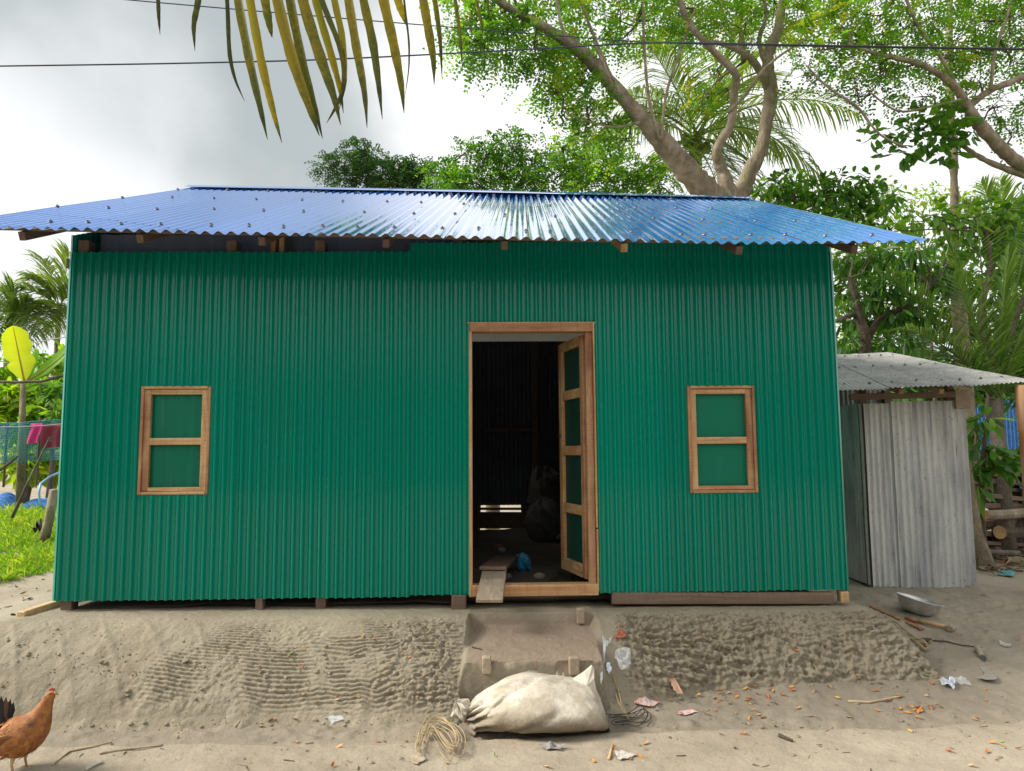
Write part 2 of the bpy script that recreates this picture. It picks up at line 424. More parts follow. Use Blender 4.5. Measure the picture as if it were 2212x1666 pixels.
gr_ = tag(grid_mesh('ground', GX, GY, ground_h(GX, GY), M_ground), 'bare trodden mud yard with scuffs and clods', None, None, 'structure')
a_ = gr_.data.attributes.new('damp', 'FLOAT', 'POINT'); a_.data.foreach_set('value', np.ascontiguousarray((sst(3.90, 4.02, GY)*sst(5.6, 4.7, GY)*sst(3.6, 2.6, GX)*(.45+.9*vnoise(GX*2.3, GY*3, 8))).ravel(), np.float32))

# ------------------------------------------------------------------ mud plinth with a step notch
STEP_L, STEP_R = -.185, .70
def plinth_h(x, y, split=False):
    x = np.asarray(x, float); y = np.asarray(y, float)
    wob = .05*fbm(x*1.3, x*0, 3, 31)
    yf = np.interp(x, [-4, -2.8, -1.2, -.3, .75, 1.35, 2.6], [4.20, 4.24, 4.28, 4.27, 4.36, 4.56, 4.60]) + wob*(1-sst(-.7, -.3, x)*sst(1.1, .8, x))
    yt = np.interp(x, [-4, -2.8, -.3, .7, 2.6], [4.76, 4.78, 4.82, 4.90, 4.93]) + wob*.5
    tf = (y-yf)/(yt-yf)
    tl = (x+4.05 - .25*(y-4.6))/(.95)
    tr = (2.93-.30*(4.9-y)-x + .05*fbm(y*3, y*0, 3, 8))/.46
    t = np.clip(np.minimum(np.minimum(tf, tl), tr), -.25, 1)
    zt = .432 - .006*x
    z = np.where(t > 0, zt*(1-(1-np.clip(t, 0, 1))**1.75), .5*t)
    # trowel and hand marks
    s = np.clip(t, 0, 1)
    face = sst(-.05, .12, t)*sst(1.0, .72, t)
    left = sst(-.9, -1.25, x) * sst(-2.15, -1.75, x + .22*np.sin(y*9))          # combed patch
    mid = sst(-1.3, -.9, x)*sst(-.1, -.35, x)
    right = sst(.75, .85, x)
    warp = 1.6*fbm(x*1.1+4, y*2.2, 3, 41)
    patch = vnoise(x*1.9+2, y*2.3, 43)
    ang = np.where(patch > .70, 1.1, .08)
    ln = np.sin(2*PI*((y*math.cos(.1)+x*.06)*62 + 3.6*warp*np.cos(ang*0) + np.where(patch > .60, x*30, 0)))
    comb = -(.5-.5*ln)**3.0
    rough = np.abs(fbm(x*9+1, y*17, 4, 51))*2
    chop = fbm(x*16+1.5*fbm(x*4, y*4, 2, 4), y*30, 4, 61)
    chop2 = fbm(x*38+2*fbm(x*9, y*9, 2, 4), y*60, 3, 63)
    w2 = fbm(x*5+2, y*7, 4, 44)
    comb2 = -(.5-.5*np.sin(2*PI*(y*50 + 4.2*w2 + x*1.1)))**2.5
    brk = sst(.35, .62, vnoise(x*7+4*w2, y*9, 46))
    flk = np.maximum(0, fbm(x*21+7*w2, y*46, 4, 61)); pit = np.maximum(0, fbm(x*34+5, y*62, 3, 64)-.02)
    saw = 1-((y*24 + 2.6*w2 + 1.3*vnoise(x*9, y*3, 19)) % 1.0)
    lump = np.abs(fbm(x*24+5*w2, y*52, 4, 61))**.8
    d = left*(.015*comb*sst(.25, .6, vnoise(x*3.1, y*4.3, 77)) + .018*chop2) + mid*(.013*comb2*(.25+brk) + .010*saw*sst(-.9, -.4, x) + .035*lump*sst(-1, -.5, x) - .09*pit*sst(-.9, -.4, x)) + right*(.011*comb2*(.2+.9*brk) + .016*saw*(.3+brk) + .034*lump - .085*pit*(1-.6*sst(1.9, 2.4, x)) + .05*chop2)
    smooth = sst(-1.6, -2.0, x)
    d = d + smooth*(.030*fbm(x*7, y*9, 5, 71) + .006*np.maximum(0, np.sin((x*1.4+y*1.1+.25*fbm(x*3, y*3, 2, 2))*16))**6)
    dd = face*d + .010*fbm(x*14, y*18, 4, 81)*sst(0, .1, t)
    if not split: z = z + .5*dd
    z = z + (.022*np.maximum(0, fbm(x*9, y*9, 4, 91)))*sst(.25, .02, s)*3     # clods at the foot
    # notch with one tread
    nl = STEP_L + .035*fbm(y*8, y*0, 3, 5) - .03*sst(4.9, 4.3, y)
    nr = STEP_R - .02 + .045*fbm(y*8+5, y*0, 3, 6)
    inn = sst(0, .035, x-nl)*sst(0, .05, nr-x)
    fx = .035*fbm(x*5, x*0, 3, 12)
    tread = np.interp(y, [4.36, 4.375, 4.42, 4.83, 4.86, 4.875, 5.3], [-.05, .255, .272, .345, .352, .425, .44])
    tread = np.where(y < 4.36, -.05, np.interp(y-fx*.4, [4.36, 4.378, 4.42, 4.83, 4.85, 4.872, 5.3], [-.05, .25, .272, .345, .352, .43, .44]))
    tread = tread + .016*fbm(x*8, y*8, 5, 14)
    if split:
        rs = .006*comb2*sst(4.42, 4.37, y) + .006*fbm(x*20, y*20, 3, 15)
        return z*(1-inn) + tread*inn, dd*(1-inn) + rs*inn
    return z*(1-inn) + tread*inn
px_ = np.arange(-4.2, 3.12, .0062); py_ = np.concatenate([np.arange(4.02, 5.03, .0032), [5.06, 5.12, 5.3, 6, 7, 8, 9, 9.95, 10.2]])
PX, PY = np.meshgrid(px_, py_)
PZ, PD = plinth_h(PX, np.minimum(PY, 5.05), True); PZ = np.where(PY > 10, -.1, PZ); PD = np.where(PY > 5.02, 0, PD)
zy, zx = np.gradient(PZ, py_, px_); ln_ = np.sqrt(1+np.clip(zx, -3, 3)**2+np.clip(zy, -3, 3)**2)
PX = PX - np.clip(zx, -3, 3)/ln_*PD; PY = PY - np.clip(zy, -3, 3)/ln_*PD; PZ = PZ + PD/ln_
TRD = ((PX > STEP_L+.02) & (PX < STEP_R-.05) & (PY > 4.38) & (PY < 4.86)).astype(float)*(.6+.4*vnoise(PX*14, PY*14, 2))
plinth = tag(grid_mesh('mud_plinth', PX, PY, PZ, M_plinth), 'raised mud plinth plastered by hand with combed trowel marks', None, None, 'structure')
a_ = plinth.data.attributes.new('trodden', 'FLOAT', 'POINT'); a_.data.foreach_set('value', np.ascontiguousarray(TRD.ravel(), np.float32))
def top_h(x, y):
    x = np.asarray(x, float); y = np.asarray(y, float)
    zg = ground_h(x, y)
    ok = (x > -4.2) & (x < 3.12) & (y > 4.02)
    return np.where(ok, np.maximum(zg, plinth_h(x, np.minimum(y, 5.05))), zg)

# ------------------------------------------------------------------ the tin house
YW = 5.0; WZ0, WZ1 = .515, 2.932; WX0, WX1 = -2.996, 2.454
BACKY = 9.8
house = thing('tin_house', 'green corrugated tin house with blue tin roof and open wooden door', 'house', (0, 5, .43))
PITCH = .0605
DOOR = (-.179, .715, .40, 2.415); WL = (-2.46, -1.979, 1.223, 1.975); WR = (1.367, 1.850, 1.200, 1.957)
def corr(x, amp=.0160, ph=0.0, pitch=PITCH):
    a = 2*PI*(x/pitch)+ph
    return amp - 2*amp*(.5+.5*np.cos(a))**2.3
def wall_sheet(xa, xb, z0, z1, off, holes, parent, mat=M_green, seed=0, sub=10):
    xs = np.arange(xa, xb+1e-6, PITCH/sub); zs = np.linspace(z0, z1, 14)
    for h in holes:
        if h[0] > xa and h[0] < xb: xs = np.append(xs, h[0])
        if h[1] > xa and h[1] < xb: xs = np.append(xs, h[1])
        if h[1] > xa and h[0] < xb: zs = np.append(zs, [h[2], h[3]])
    xs = np.unique(np.round(xs, 5)); zs = np.unique(np.round(zs, 5)); zs = zs[(zs >= z0-1e-6) & (zs <= z1+1e-6)]
    X, Z = np.meshgrid(xs, zs)
    Y = YW + corr(X) + off + .006*fbm(X*1.6+seed, Z*1.1, 3, seed)
    Z2 = Z + (Z == zs[0])*(.006*fbm(X*3, X*0+seed, 3, 2)) 
    xc = (X[:-1, 1:]+X[:-1, :-1])/2; zc = (Z[1:, :-1]+Z[:-1, :-1])/2
    drop = np.zeros_like(xc, bool)
    for h in holes: drop |= (xc > h[0]) & (xc < h[1]) & (zc > h[2]) & (zc < h[3])
    return grid_mesh('wall_sheet', X, Y, Z2, mat, parent, True, drop)
edges = [WX0, -2.41, -1.80, -1.20, -.60, 0.0, .60, 1.20, 1.81, WX1]
HO = [DOOR, WL, WR]
for i in range(len(edges)-1):
    xa, xb = edges[i], edges[i+1] + (.012 if i < len(edges)-2 else 0)
    top = WZ1 if xb < -.1 else (2.985 + .004*i)
    z0 = WZ0 if xb < -.1 else .525
    wall_sheet(xa, xb, z0, top, -.006*(i % 2), HO, house, seed=i*7)
# side and back walls (seen through the door, the gap and from the side)
def side_wall(x, sgn):
    ys = np.arange(YW+.01, BACKY, PITCH/6); zs = np.linspace(WZ0, WZ1, 4)
    Yg, Zg = np.meshgrid(ys, zs); grid_mesh('side_wall_sheet', x+sgn*corr(Yg), Yg, Zg, M_green, house)
    # gable above
    V = []; n = len(ys)
    zt = WZ1 + np.interp(ys, [YW, 7.4, BACKY], [.12, 1.12, .22])
    Zg = np.stack([np.full(n, WZ1-.02), zt]); Yg = np.stack([ys, ys])
    grid_mesh('gable_sheet', x+sgn*(corr(Yg)+.004), Yg, Zg, M_green, house)
side_wall(WX0, 1); side_wall(WX1, -1)
xs = np.arange(WX0+.02, WX1-.02, PITCH/6)
X, Z = np.meshgrid(xs, np.linspace(.44, 3.03, 5))
xc = (X[:-1, 1:]+X[:-1, :-1])/2
Zb = Z.copy(); Zb[0] = np.where((xs > -.20) & (xs < .36), .775, .44)
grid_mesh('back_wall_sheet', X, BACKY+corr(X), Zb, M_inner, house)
m = MB(); m.beam((-.35, BACKY-.04, .735), (.55, BACKY-.04, .725), .04, .032); m.beam((-.35, BACKY-.02, .58), (.55, BACKY-.02, .57), .03, .22); m.build('back_sill', M_old[0], house)
# wooden posts and wall plate
for x in (WX0+.07, -1.88, -1.25, -.26, .80, 1.95, WX1-.07):
    m = MB(); zb_ = .42 if x < WX0+.2 else .53; m.box((x, YW+.075, (3.03+zb_)/2), (.075, .09, 3.03-zb_)); m.build('post', M_old[2], house)
for x in (-2.9, -.62, .55, 2.3):
    m = MB(); m.box((x, BACKY-.09, 1.70), (.08, .08, 2.6)); m.build('post', M_old[2], house)
m = MB(); m.beam((WX0-.05, YW+.075, 2.86), (WX1+.02, YW+.075, 2.93), .08, .07); m.build('wall_plate', M_old[0], house)
m = MB(); m.beam((WX0+.05, YW+.09, 1.62), (DOOR[0]-.03, YW+.09, 1.62), .05, .07); m.build('girt', M_old[0], house)
m = MB(); m.beam((DOOR[1]+.03, YW+.09, 1.62), (WX1-.05, YW+.09, 1.62), .05, .07); m.build('girt', M_old[0], house)
m = MB(); m.beam((-.12, BACKY-.06, 1.80), (.62, BACKY-.06, 1.80), .04, .05); m.build('girt', M_old[0], house)
# sill timbers under the wall
m = MB(); m.beam((.80, YW+.012, .488), (2.345, YW+.012, .470), .05, .078); m.build('sill_board', M_old[0], house)
m = MB(); m.box((2.425, YW+.02, .476), (.055, .07, .075)); m.build('sill_block', M_raw[2], house)
m = MB(); m.box((-1.61, YW+.03, .475), (.05, .07, .085)); m.build('sill_block', M_old[2], house)
m = MB(); m.box((-1.20, YW+.06, .475), (.07, .07, .085)); m.build('sill_block', M_old[2], house)
m = MB(); m.box((-.25, YW+.02, .475), (.10, .10, .10)); m.build('sill_block', M_old[2], house)
m = MB(); m.beam((-3.04, YW+.35, .47), (-3.12, YW-.13, .452), .06, .055, bev=.006); m.build('sill_timber', M_raw[1], house)

# roof: ruled between the eave and the ridge, both measured from the photograph
YE, YR = 4.42, 7.40
eu = [-150, 0, 600, 1106, 1600, 1860, 2003]; ev = [491, 493, 506, 515, 526, 524, 521]
E3 = np.array([at(a, b, YE) for a, b in zip(eu, ev)]); sE = (E3[:, 0]-E3[0, 0])/(E3[-1, 0]-E3[0, 0])
R3 = np.array([at(a, b, YR) for a, b in ((412, 408), (1018, 419), (1622, 433))]); sR = (R3[:, 0]-R3[0, 0])/(R3[-1, 0]-R3[0, 0])
def curve(s, sp, P): return np.stack([np.interp(s, sp, P[:, k]) for k in range(3)], -1)
NW = 78
def roof_pt(s, t):
    a = curve(s, sE, E3); b = curve(s, sR, R3); t = np.asarray(t)[..., None]
    p = a*(1-t)+b*t; p[..., 2] += .0  # straight rafters
    return p
def roof_n(s, t):
    d = 1e-3
    du = roof_pt(np.clip(s+d, 0, 1), t)-roof_pt(np.clip(s-d, 0, 1), t); dv = roof_pt(s, np.clip(t+d, 0, 1))-roof_pt(s, np.clip(t-d, 0, 1))
    n = np.cross(du, dv); return n/np.linalg.norm(n, axis=-1)[..., None]
def roof_surf(s, t, amp=.0105):
    a = 2*PI*s*NW
    w = amp*(np.cos(a)) + .010*fbm(s*7, t*3, 3, 3) + .0035*fbm(s*60, t*5, 2, 8)
    return roof_pt(s, t) + roof_n(s, t)*w[..., None]
me_screw = None
def screw_mesh():
    n = 8; V = []; prof = [(.018, 0), (.015, .005), (.0075, .008), (.007, .013), (.004, .015)]
    for r, h in prof: V += [(r*math.cos(2*PI*k/n), r*math.sin(2*PI*k/n), h) for k in range(n)]
    Fc = [(i*n+k, i*n+(k+1) % n, (i+1)*n+(k+1) % n, (i+1)*n+k) for i in range(len(prof)-1) for k in range(n)]
    Fc.append(tuple((len(prof)-1)*n+k for k in range(n)))
    me = bpy.data.meshes.new('screw'); me.from_pydata(V, [], Fc); me.update(); return me
SCREW = screw_mesh()
M_screw = simple('zinc_screw', (.13, .13, .135), .4, .3, 60, .0, metal=.6)
SCREW.materials.append(M_screw)
NSH = 8
for k in range(NSH):
    c0 = k*NW/NSH - .25; c1 = (k+1)*NW/NSH + .30
    s = np.clip(np.arange(c0, c1+.01, 1/10.)/NW, 0, 1); t = np.linspace(0, 1, 16)
    S, T = np.meshgrid(s, t)
    P = roof_surf(S, T); P = P + roof_n(S, T)*(.0025*(k % 2)+.001) 
    jig = .010*((k*37 % 11)/11.-.5)
    P[..., 1] += jig*(1-T)
    sh = grid_mesh('roof_sheet', P[..., 0], P[..., 1], P[..., 2], M_blue, house)
    rows = [(.085, 3.25), (.36, 4.9), (.64, 4.9), (.93, 6)]
    for (tt, stp) in rows:
        q = math.ceil(max(c0, 0)/stp)*stp
        while q < min((k+1)*NW/NSH, NW-.3):
            crest = round(q + .3*random.uniform(-1, 1)); q += stp
            if crest < 0 or crest >= NW: continue
            ss = np.array([crest/NW]); t1 = np.array([tt+random.uniform(-.02, .02)])
            p = roof_surf(ss, t1)[0]; n = roof_n(ss, t1)[0]
            o = link_mesh('screw', SCREW, None, sh)
            quat = Vector(n).to_track_quat('Z', 'Y'); o.matrix_basis = Matrix.Translation(Vector(p)+Vector(n)*.003) @ quat.to_matrix().to_4x4()
# back slope and ridge cap
s = np.linspace(0, 1, 160); a = curve(s, sR, R3); b = a + np.array([0, 3.0, -1.18])
Gt = np.linspace(0, 1, 3)[:, None, None]; P = a[None]*(1-Gt)+b[None]*Gt
w = .009*np.cos(2*PI*s*NW)[None, :]
grid_mesh('back_roof_sheet', P[..., 0], P[..., 1], P[..., 2]+w, M_blue_inner, house)
for (s0, s1) in ((0, .36), (.35, .7), (.69, 1.0)):
    ss = np.linspace(s0, s1, 12); a = curve(ss, sR, R3)
    prof = [(-.13, -.040), (-.06, -.004), (-.02, .022), (.02, .022), (.06, -.004), (.13, -.040)]
    G = np.stack([a+np.array([0, py, pz+.014+.002*(s0 > .5)]) for py, pz in prof])
    if s0 == 0: G[:, 0, 0] -= .02
    grid_mesh('ridge_cap', G[..., 0], G[..., 1], G[..., 2], M_blue, house, False)
# rafters, purlins and the eave board
def under(s, t, d): return roof_pt(np.array([s]), np.array([t]))[0] - roof_n(np.array([s]), np.array([t]))[0]*d
def s_of_u(u):
    x = at(u, 520, YE)[0]; return (x-E3[0, 0])/(E3[-1, 0]-E3[0, 0])
for u in (40, 297, 562, 832, 1090, 1350, 1600, 1850):
    s_ = s_of_u(u); tilt = {40: -.035}.get(u, 0)
    e0 = under(s_, .05, .070); e1 = under(s_, .985, .078)
    e0[0] = at(u, 520, YE+.15)[0]; e1[0] = e0[0]*.985
    m = MB(); m.beam(e0, e1, .045, .058); m.build('rafter', M_old[1] if u != 1350 else M_raw[1], house)
for t_ in (.075, .36, .66, .95):
    pts = [under(s_, t_, .026) for s_ in (.035, .35, .36, .68, .69, .965)]
    for j in range(0, 6, 2):
        m = MB(); m.beam(pts[j], pts[j+1], .06, .036, up=(0, -.42, .9)); m.build('purlin', M_old[0], house)
# jamb boards of wood between posts and roof above the left part
for u in (590, 608, 1000):
    p = at(u, 530, YW+.10); m = MB(); m.box((p[0], YW+.12, 2.98), (.035, .05, .28)); m.build('stud', M_raw[2], house)

xs = np.linspace(WX0+.10, -.30, 60); X, Z = np.meshgrid(xs, np.array([2.70, 2.9, 3.12])); grid_mesh('inner_lining', X, YW+.20+.01*np.sin(X*40), Z, M_lining, house)
# windows
def window(x0, x1, z0, z1, wide_left):
    """casing set into the hole, shutter behind it"""
    W = empty('window', ((x0+x1)/2, YW, z0)); W.parent = house; W.matrix_parent_inverse = Matrix.Translation(house.location).inverted()
    y = YW+.012; th = .020
    def part(name, c, s, mt):
        m = MB(); m.box(c, s, bev=.0025); return m.build(name, mt, W)
    # casing
    part('casing', ((x0+th/2), y+.02, (z0+z1)/2), (th, .075, z1-z0), M_red[2])
    part('casing', ((x1-th/2), y+.02, (z0+z1)/2), (th, .075, z1-z0), M_red[2])
    part('casing', ((x0+x1)/2, y+.02, z1-th/2), (x1-x0-2*th-.002, .073, th), M_raw[0])
    part('casing', ((x0+x1)/2, y+.02, z0+th/2), (x1-x0-2*th-.002, .073, th), M_raw[0])
    a0, a1, b0, b1 = x0+th+.002, x1-th-.002, z0+th+.002, z1-th-.002
    sw = .052; ys = y+.012
    lt, rt = (M_red, M_raw) if wide_left else (M_raw, M_red)
    part('stile', (a0+sw/2-.006, ys, (b0+b1)/2), (sw-.008, .03, b1-b0), lt[2])
    part('stile', (a1-sw/2+.006, ys, (b0+b1)/2), (sw-.008, .03, b1-b0), rt[2])
    for zc, hh in ((b1-.018, .036), ((b0+b1)/2-.01, .048), (b0+.014, .028)):
        part('rail', ((a0+a1)/2, ys+.001, zc), (a1-a0-2*sw+.026, .027, hh), M_raw[0])
    for q0, q1 in ((b0, (b0+b1)/2-.01), ((b0+b1)/2-.01, b1)):
        xs_ = np.linspace(a0+.03, a1-.03, 30); zs_ = np.linspace(q0+.003, q1-.003, 8)
        X, Z = np.meshgrid(xs_, zs_)
        Y = ys+.020 + (.0042*np.sin(X*75+.6*fbm(X*9, Z*5, 2, 3)) if wide_left else .004*fbm(X*6, Z*5, 3, 4))
        grid_mesh('panel', X, Y, Z, M_greenflat, W)
    return W
window(*WL, True); window(*WR, False)

# door frame and the leaf that stands open
df = empty('door_frame', (.27, YW, .5)); df.parent = house; df.matrix_parent_inverse = Matrix.Translation(house.location).inverted()
def dpart(name, c, s, mt, par=None, bev=.004):
    m = MB(); m.box(c, s, bev=bev); return m.build(name, mt, par or df)
dx0, dx1, dz1 = DOOR[0], DOOR[1], DOOR[3]
dpart('lintel', ((dx0+dx1)/2, YW+.03, dz1-.034), (dx1-dx0-.01, .09, .064), M_red[0])
dpart('lintel_trim', ((dx0+dx1)/2, YW-.012, dz1-.003), (dx1-dx0+.02, .016, .010), M_raw[0])
dpart('jamb', (dx0+.011, YW+.03, 1.43), (.022, .10, 1.84), M_raw[2])
dpart('jamb', (dx1-.040, YW+.045, 1.43), (.052, .07, 1.84), M_red[2])
dpart('jamb_trim', (dx1-.008, YW-.006, 1.69), (.012, .03, 1.44), M_raw[2], bev=.002)
dpart('jamb_trim', (dx1-.006, YW-.006, .75), (.012, .03, .42), M_raw[2], bev=.002)
dpart('threshold', ((dx0+dx1)/2, YW+.02, .552), (dx1-dx0-.012, .10, .076), M_raw[0])
hin = np.array([.652, YW+.075]); fre = np.array([.522, 5.56])
dv = fre-hin; DL = np.linalg.norm(dv); dv /= DL; nv = np.array([dv[1], -dv[0]]); nv = -nv if nv[0] > 0 else nv
leaf = empty('door', (hin[0], hin[1], .60)); leaf.parent = house; leaf.matrix_parent_inverse = Matrix.Translation(house.location).inverted()
rotm = np.array([[dv[0], nv[0], 0], [dv[1], nv[1], 0], [0, 0, 1]])
LZ0, LZ1 = .605, 2.335
def lpart(name, s0, s1, z0, z1, th, mt, off=0):
    c2 = hin + dv*(s0+s1)/2 + nv*off
    m = MB(); m.box((c2[0], c2[1], (z0+z1)/2), (s1-s0, th, z1-z0), rotm, .003); return m.build(name, mt, leaf)
lpart('stile', 0, .062, LZ0, LZ1, .036, M_red[2]); lpart('stile', DL-.068, DL, LZ0, LZ1, .036, M_raw[2])
for zc in (LZ1-.03, 1.925, 1.505, 1.075, LZ0+.045):
    hh = .07 if zc > LZ0+.1 else .09
    lpart('rail', .063, DL-.069, zc-hh/2, zc+hh/2, .03, M_raw[1], .001)
zz = [LZ0+.09, 1.04, 1.11, 1.47, 1.54, 1.89, 1.96, LZ1-.065]
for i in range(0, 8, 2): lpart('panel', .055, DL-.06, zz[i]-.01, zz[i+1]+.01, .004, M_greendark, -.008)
lt_ = MB(); c2 = fre - dv*.02 + nv*.024; lt_.box((c2[0], c2[1], 1.62), (.05, .012, .016), rotm, .002); lt_.build('latch', M_screw, leaf)

# floor inside the house
fx_, fy_ = np.meshgrid(np.arange(WX0+.1, WX1-.1, .06), np.arange(5.06, 9.76, .06))
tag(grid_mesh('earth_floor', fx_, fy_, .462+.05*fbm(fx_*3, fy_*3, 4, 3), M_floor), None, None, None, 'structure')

# ------------------------------------------------------------------ vegetation
def unit(v):
    v = np.asarray(v, float); return v/(np.linalg.norm(v, axis=-1, keepdims=True)+1e-12)
def px_m(y): return y/FPX
class Leaves:
    """collects leaf faces (quads) with a tint per leaf"""
    def __init__(s): s.V = []; s.Q = []; s.T = []; s.n = 0
    def put(s, P, Qd, T):
        s.V.append(P); s.Q.append(Qd+s.n); s.T.append(T); s.n += len(P)
    def blades(s, base, dirv, side, L, W, tint, fold=.15, droop=0.0):
        """k lance or oval leaves, two quads each side of a midrib: arrays (k,3)"""
        k = len(base); d = unit(dirv); sd = unit(side - (side*d).sum(1)[:, None]*d); up = np.cross(d, sd)
        L = np.broadcast_to(L, k)[:, None]; W = np.broadcast_to(W, k)[:, None]
        g = np.array([0, 0, -1.0])
        q = [base]
        for sg in (-1, 1):
            for f, w in ((.30, .82), (.68, .90)):
                q.append(base + d*L*f + g*(droop*L*f*f) + sd*W*(.5*w*sg) + up*W*fold)
        q.append(base + d*L + g*(droop*L))
        # 0 base, 1 2 left, 3 4 right, 5 tip
        P = np.stack(q, 1).reshape(-1, 3); o = np.arange(k)[:, None]*6
        Qd = np.concatenate([o+np.array([[0, 5, 2, 1]]), o+np.array([[0, 3, 4, 5]])])
        s.put(P, Qd, np.repeat(np.broadcast_to(tint, k), 6))
    def pinnate(s, base, dirv, side, L, n, ll, lw, tint, droop=.25):
        """feathered leaves: n leaflet pairs along a rachis of length L"""
        k = len(base); d = unit(dirv); sd = unit(side - (side*d).sum(1)[:, None]*d); up = np.cross(d, sd)
        L = np.broadcast_to(L, k)
        t = np.linspace(.12, 1, n)
        c = base[:, None] + d[:, None]*(L[:, None]*t)[..., None]
        c = c + np.array([0, 0, -1.0])*(droop*L[:, None]*t*t)[..., None]
        for sg in (-1, 1):
            ld = unit(sd*sg*.9 + d*.45 - up*.12)[:, None] + .22*RNG.normal(size=(k, n, 3)); ld = unit(ld)
            wv = unit(np.cross(ld, up[:, None] + .3*RNG.normal(size=(k, n, 3))))
            l = ll*(1-.35*t**3)[None, :, None]*(.8+.4*RNG.random((k, n, 1)))
            a = c + ld*l*.08; b = c + ld*l*.55 + wv*lw*.5; e = c + ld*l; f = c + ld*l*.55 - wv*lw*.5
            P = np.stack([a, b, e, f], 2).reshape(-1, 3); Qd = np.arange(len(P)).reshape(-1, 4)
            s.put(P, Qd, np.repeat(np.broadcast_to(tint, k), n*4))
    def build(s, name, mat, parent):
        return quad_mesh(name, np.concatenate(s.V), np.concatenate(s.Q), mat, parent, False, np.clip(np.concatenate(s.T), 0, 1))

def ball(c, r, k, sq=(1, 1, 1)):
    v = unit(RNG.normal(size=(k, 3))); rr = RNG.random(k)**.45
    return c + v*(rr*r)[:, None]*np.array(sq), v
def clump_pinnate(LV, c, r, k, L=.24, n=9, ll=.042, lw=.02, tint=.5, spread=.2, sq=(1, 1, .75)):
    p, v = ball(np.asarray(c), r, k, sq)
    d = v*.8 + RNG.normal(size=(k, 3))*.5; d[:, 2] -= .1
    side = np.cross(d, np.array([0, 0, 1.0])) + .35*RNG.normal(size=(k, 3))
    LV.pinnate(p, d, side, L*(.7+.6*RNG.random(k)), n, ll, lw, tint+spread*RNG.normal(size=k))
def clump_blade(LV, c, r, k, L=.12, W=.05, tint=.5, spread=.2, droop=.3, sq=(1, 1, .8), hang=.2):
    p, v = ball(np.asarray(c), r, k, sq)
    d = v*.8 + RNG.normal(size=(k, 3))*.55; d[:, 2] -= hang
    side = np.cross(d, np.array([0, 0, 1.0])) + .4*RNG.normal(size=(k, 3))
    LV.blades(p, d, side, L*(.6+.7*RNG.random(k)), W*(.7+.6*RNG.random(k)), tint+spread*RNG.normal(size=k), droop=droop)
LS = .64
def limb(mb, pts, y0, y1, n=11, wob=.05):
    """pts: (u, v, radius px); distance runs from y0 to y1"""
    P = []; R = []
    for i, (u, v, r) in enumerate(pts):
        y = y0+(y1-y0)*i/max(1, len(pts)-1); P.append(at(u, v, y)); R.append(r*px_m(y)*LS)
    P = np.array(P); R = np.array(R)
    m = len(P); t = np.linspace(0, m-1, (m-1)*7+1)
    # Catmull-Rom
    Q = []
    for x in t:
        i = min(int(x), m-2); f = x-i
        a, b, c, d = P[max(i-1, 0)], P[i], P[i+1], P[min(i+2, m-1)]
        Q.append(.5*((2*b)+(c-a)*f+(2*a-5*b+4*c-d)*f*f+(3*b-a-3*c+d)*f**3))
    Q = np.array(Q); RR = np.interp(t, np.arange(m), R)*(1+.12*RNG.normal(size=len(t))*.6)
    Q += wob*RR[:, None]*RNG.normal(size=Q.shape)
    mb.tube(Q, RR, n); return Q
def twigs(mb, c, r, src, k, rad=.012):
    """thin twigs from the nearest branch point into a leaf clump"""
    src = np.asarray(src); c = np.asarray(c)
    s0 = src[np.argmin(((src-c)**2).sum(1))]
    mid = (s0+c)/2 + RNG.normal(size=3)*r*.25
    mb.tube([s0, mid, c], [rad*1.6, rad*1.1, rad*.6], 5, False)
    for _ in range(k):
        e = c + unit(RNG.normal(size=3))*r*.85; q = c*.5+mid*.5+RNG.normal(size=3)*r*.1
        mb.tube([q, (q+e)/2+RNG.normal(size=3)*r*.12, e], [rad*.6, rad*.45, rad*.25], 4, False)

# --- the large rain tree behind the ridge
T = thing('rain_tree', 'large tree with three pale forked limbs and fine feathery leaves rising behind the ridge', 'tree', tuple(at(1560, 470, 11.5)*np.array([1, 1, 0])))
mb = MB(); b0 = at(1560, 440, 11.5); base = b0.copy(); base[2] = 0
mb.tube([base, base*.5+b0*.5+np.array([.05, 0, 0]), b0+np.array([0, 0, .12])], [.42, .34, .30], 12); mb.build('trunk', M_bark, T, True)
BR = []
def add_limb(pts, y0, y1, name='limb'):
    m = MB(); q = limb(m, pts, y0, y1); m.build(name, M_bark, T, True); BR.append(q); return q
add_limb([(1560, 445, 50), (1510, 400, 44), (1450, 330, 38), (1390, 262, 31), (1300, 160, 25), (1240, 100, 21), (1150, 45, 16), (1080, 5, 13), (1010, -50, 9)], 11.5, 8.6)
add_limb([(1580, 440, 34), (1560, 370, 22), (1548, 325, 17), (1578, 270, 14), (1586, 200, 14), (1588, 160, 14), (1535, 105, 12), (1485, 45, 11), (1465, -10, 9), (1440, -70, 7)], 11.4, 10.0)
add_limb([(1590, 445, 38), (1618, 375, 27), (1645, 320, 23), (1655, 270, 22), (1665, 195, 24), (1658, 130, 21), (1680, 65, 17), (1692, 0, 15), (1712, -80, 11)], 11.5, 11.0)
add_limb([(1660, 200, 14), (1648, 165, 15), (1615, 120, 11), (1560, 95, 8), (1520, 90, 6)], 11.3, 10.6, 'branch')
add_limb([(1606, 135, 9), (1604, 100, 9), (1600, 66, 8)], 11.1, 11.1, 'branch')
add_limb([(1572, 245, 7), (1610, 205, 6), (1650, 150, 5), (1700, 110, 4), (1750, 80, 3)], 10.6, 10, 'branch')
add_limb([(1425, 302, 6), (1402, 215, 6), (1392, 110, 5), (1388, 0, 4)], 10.4, 10, 'branch')
add_limb([(1428, 300, 6), (1440, 200, 5), (1470, 110, 5), (1500, 20, 4)], 10.4, 10.6, 'branch')
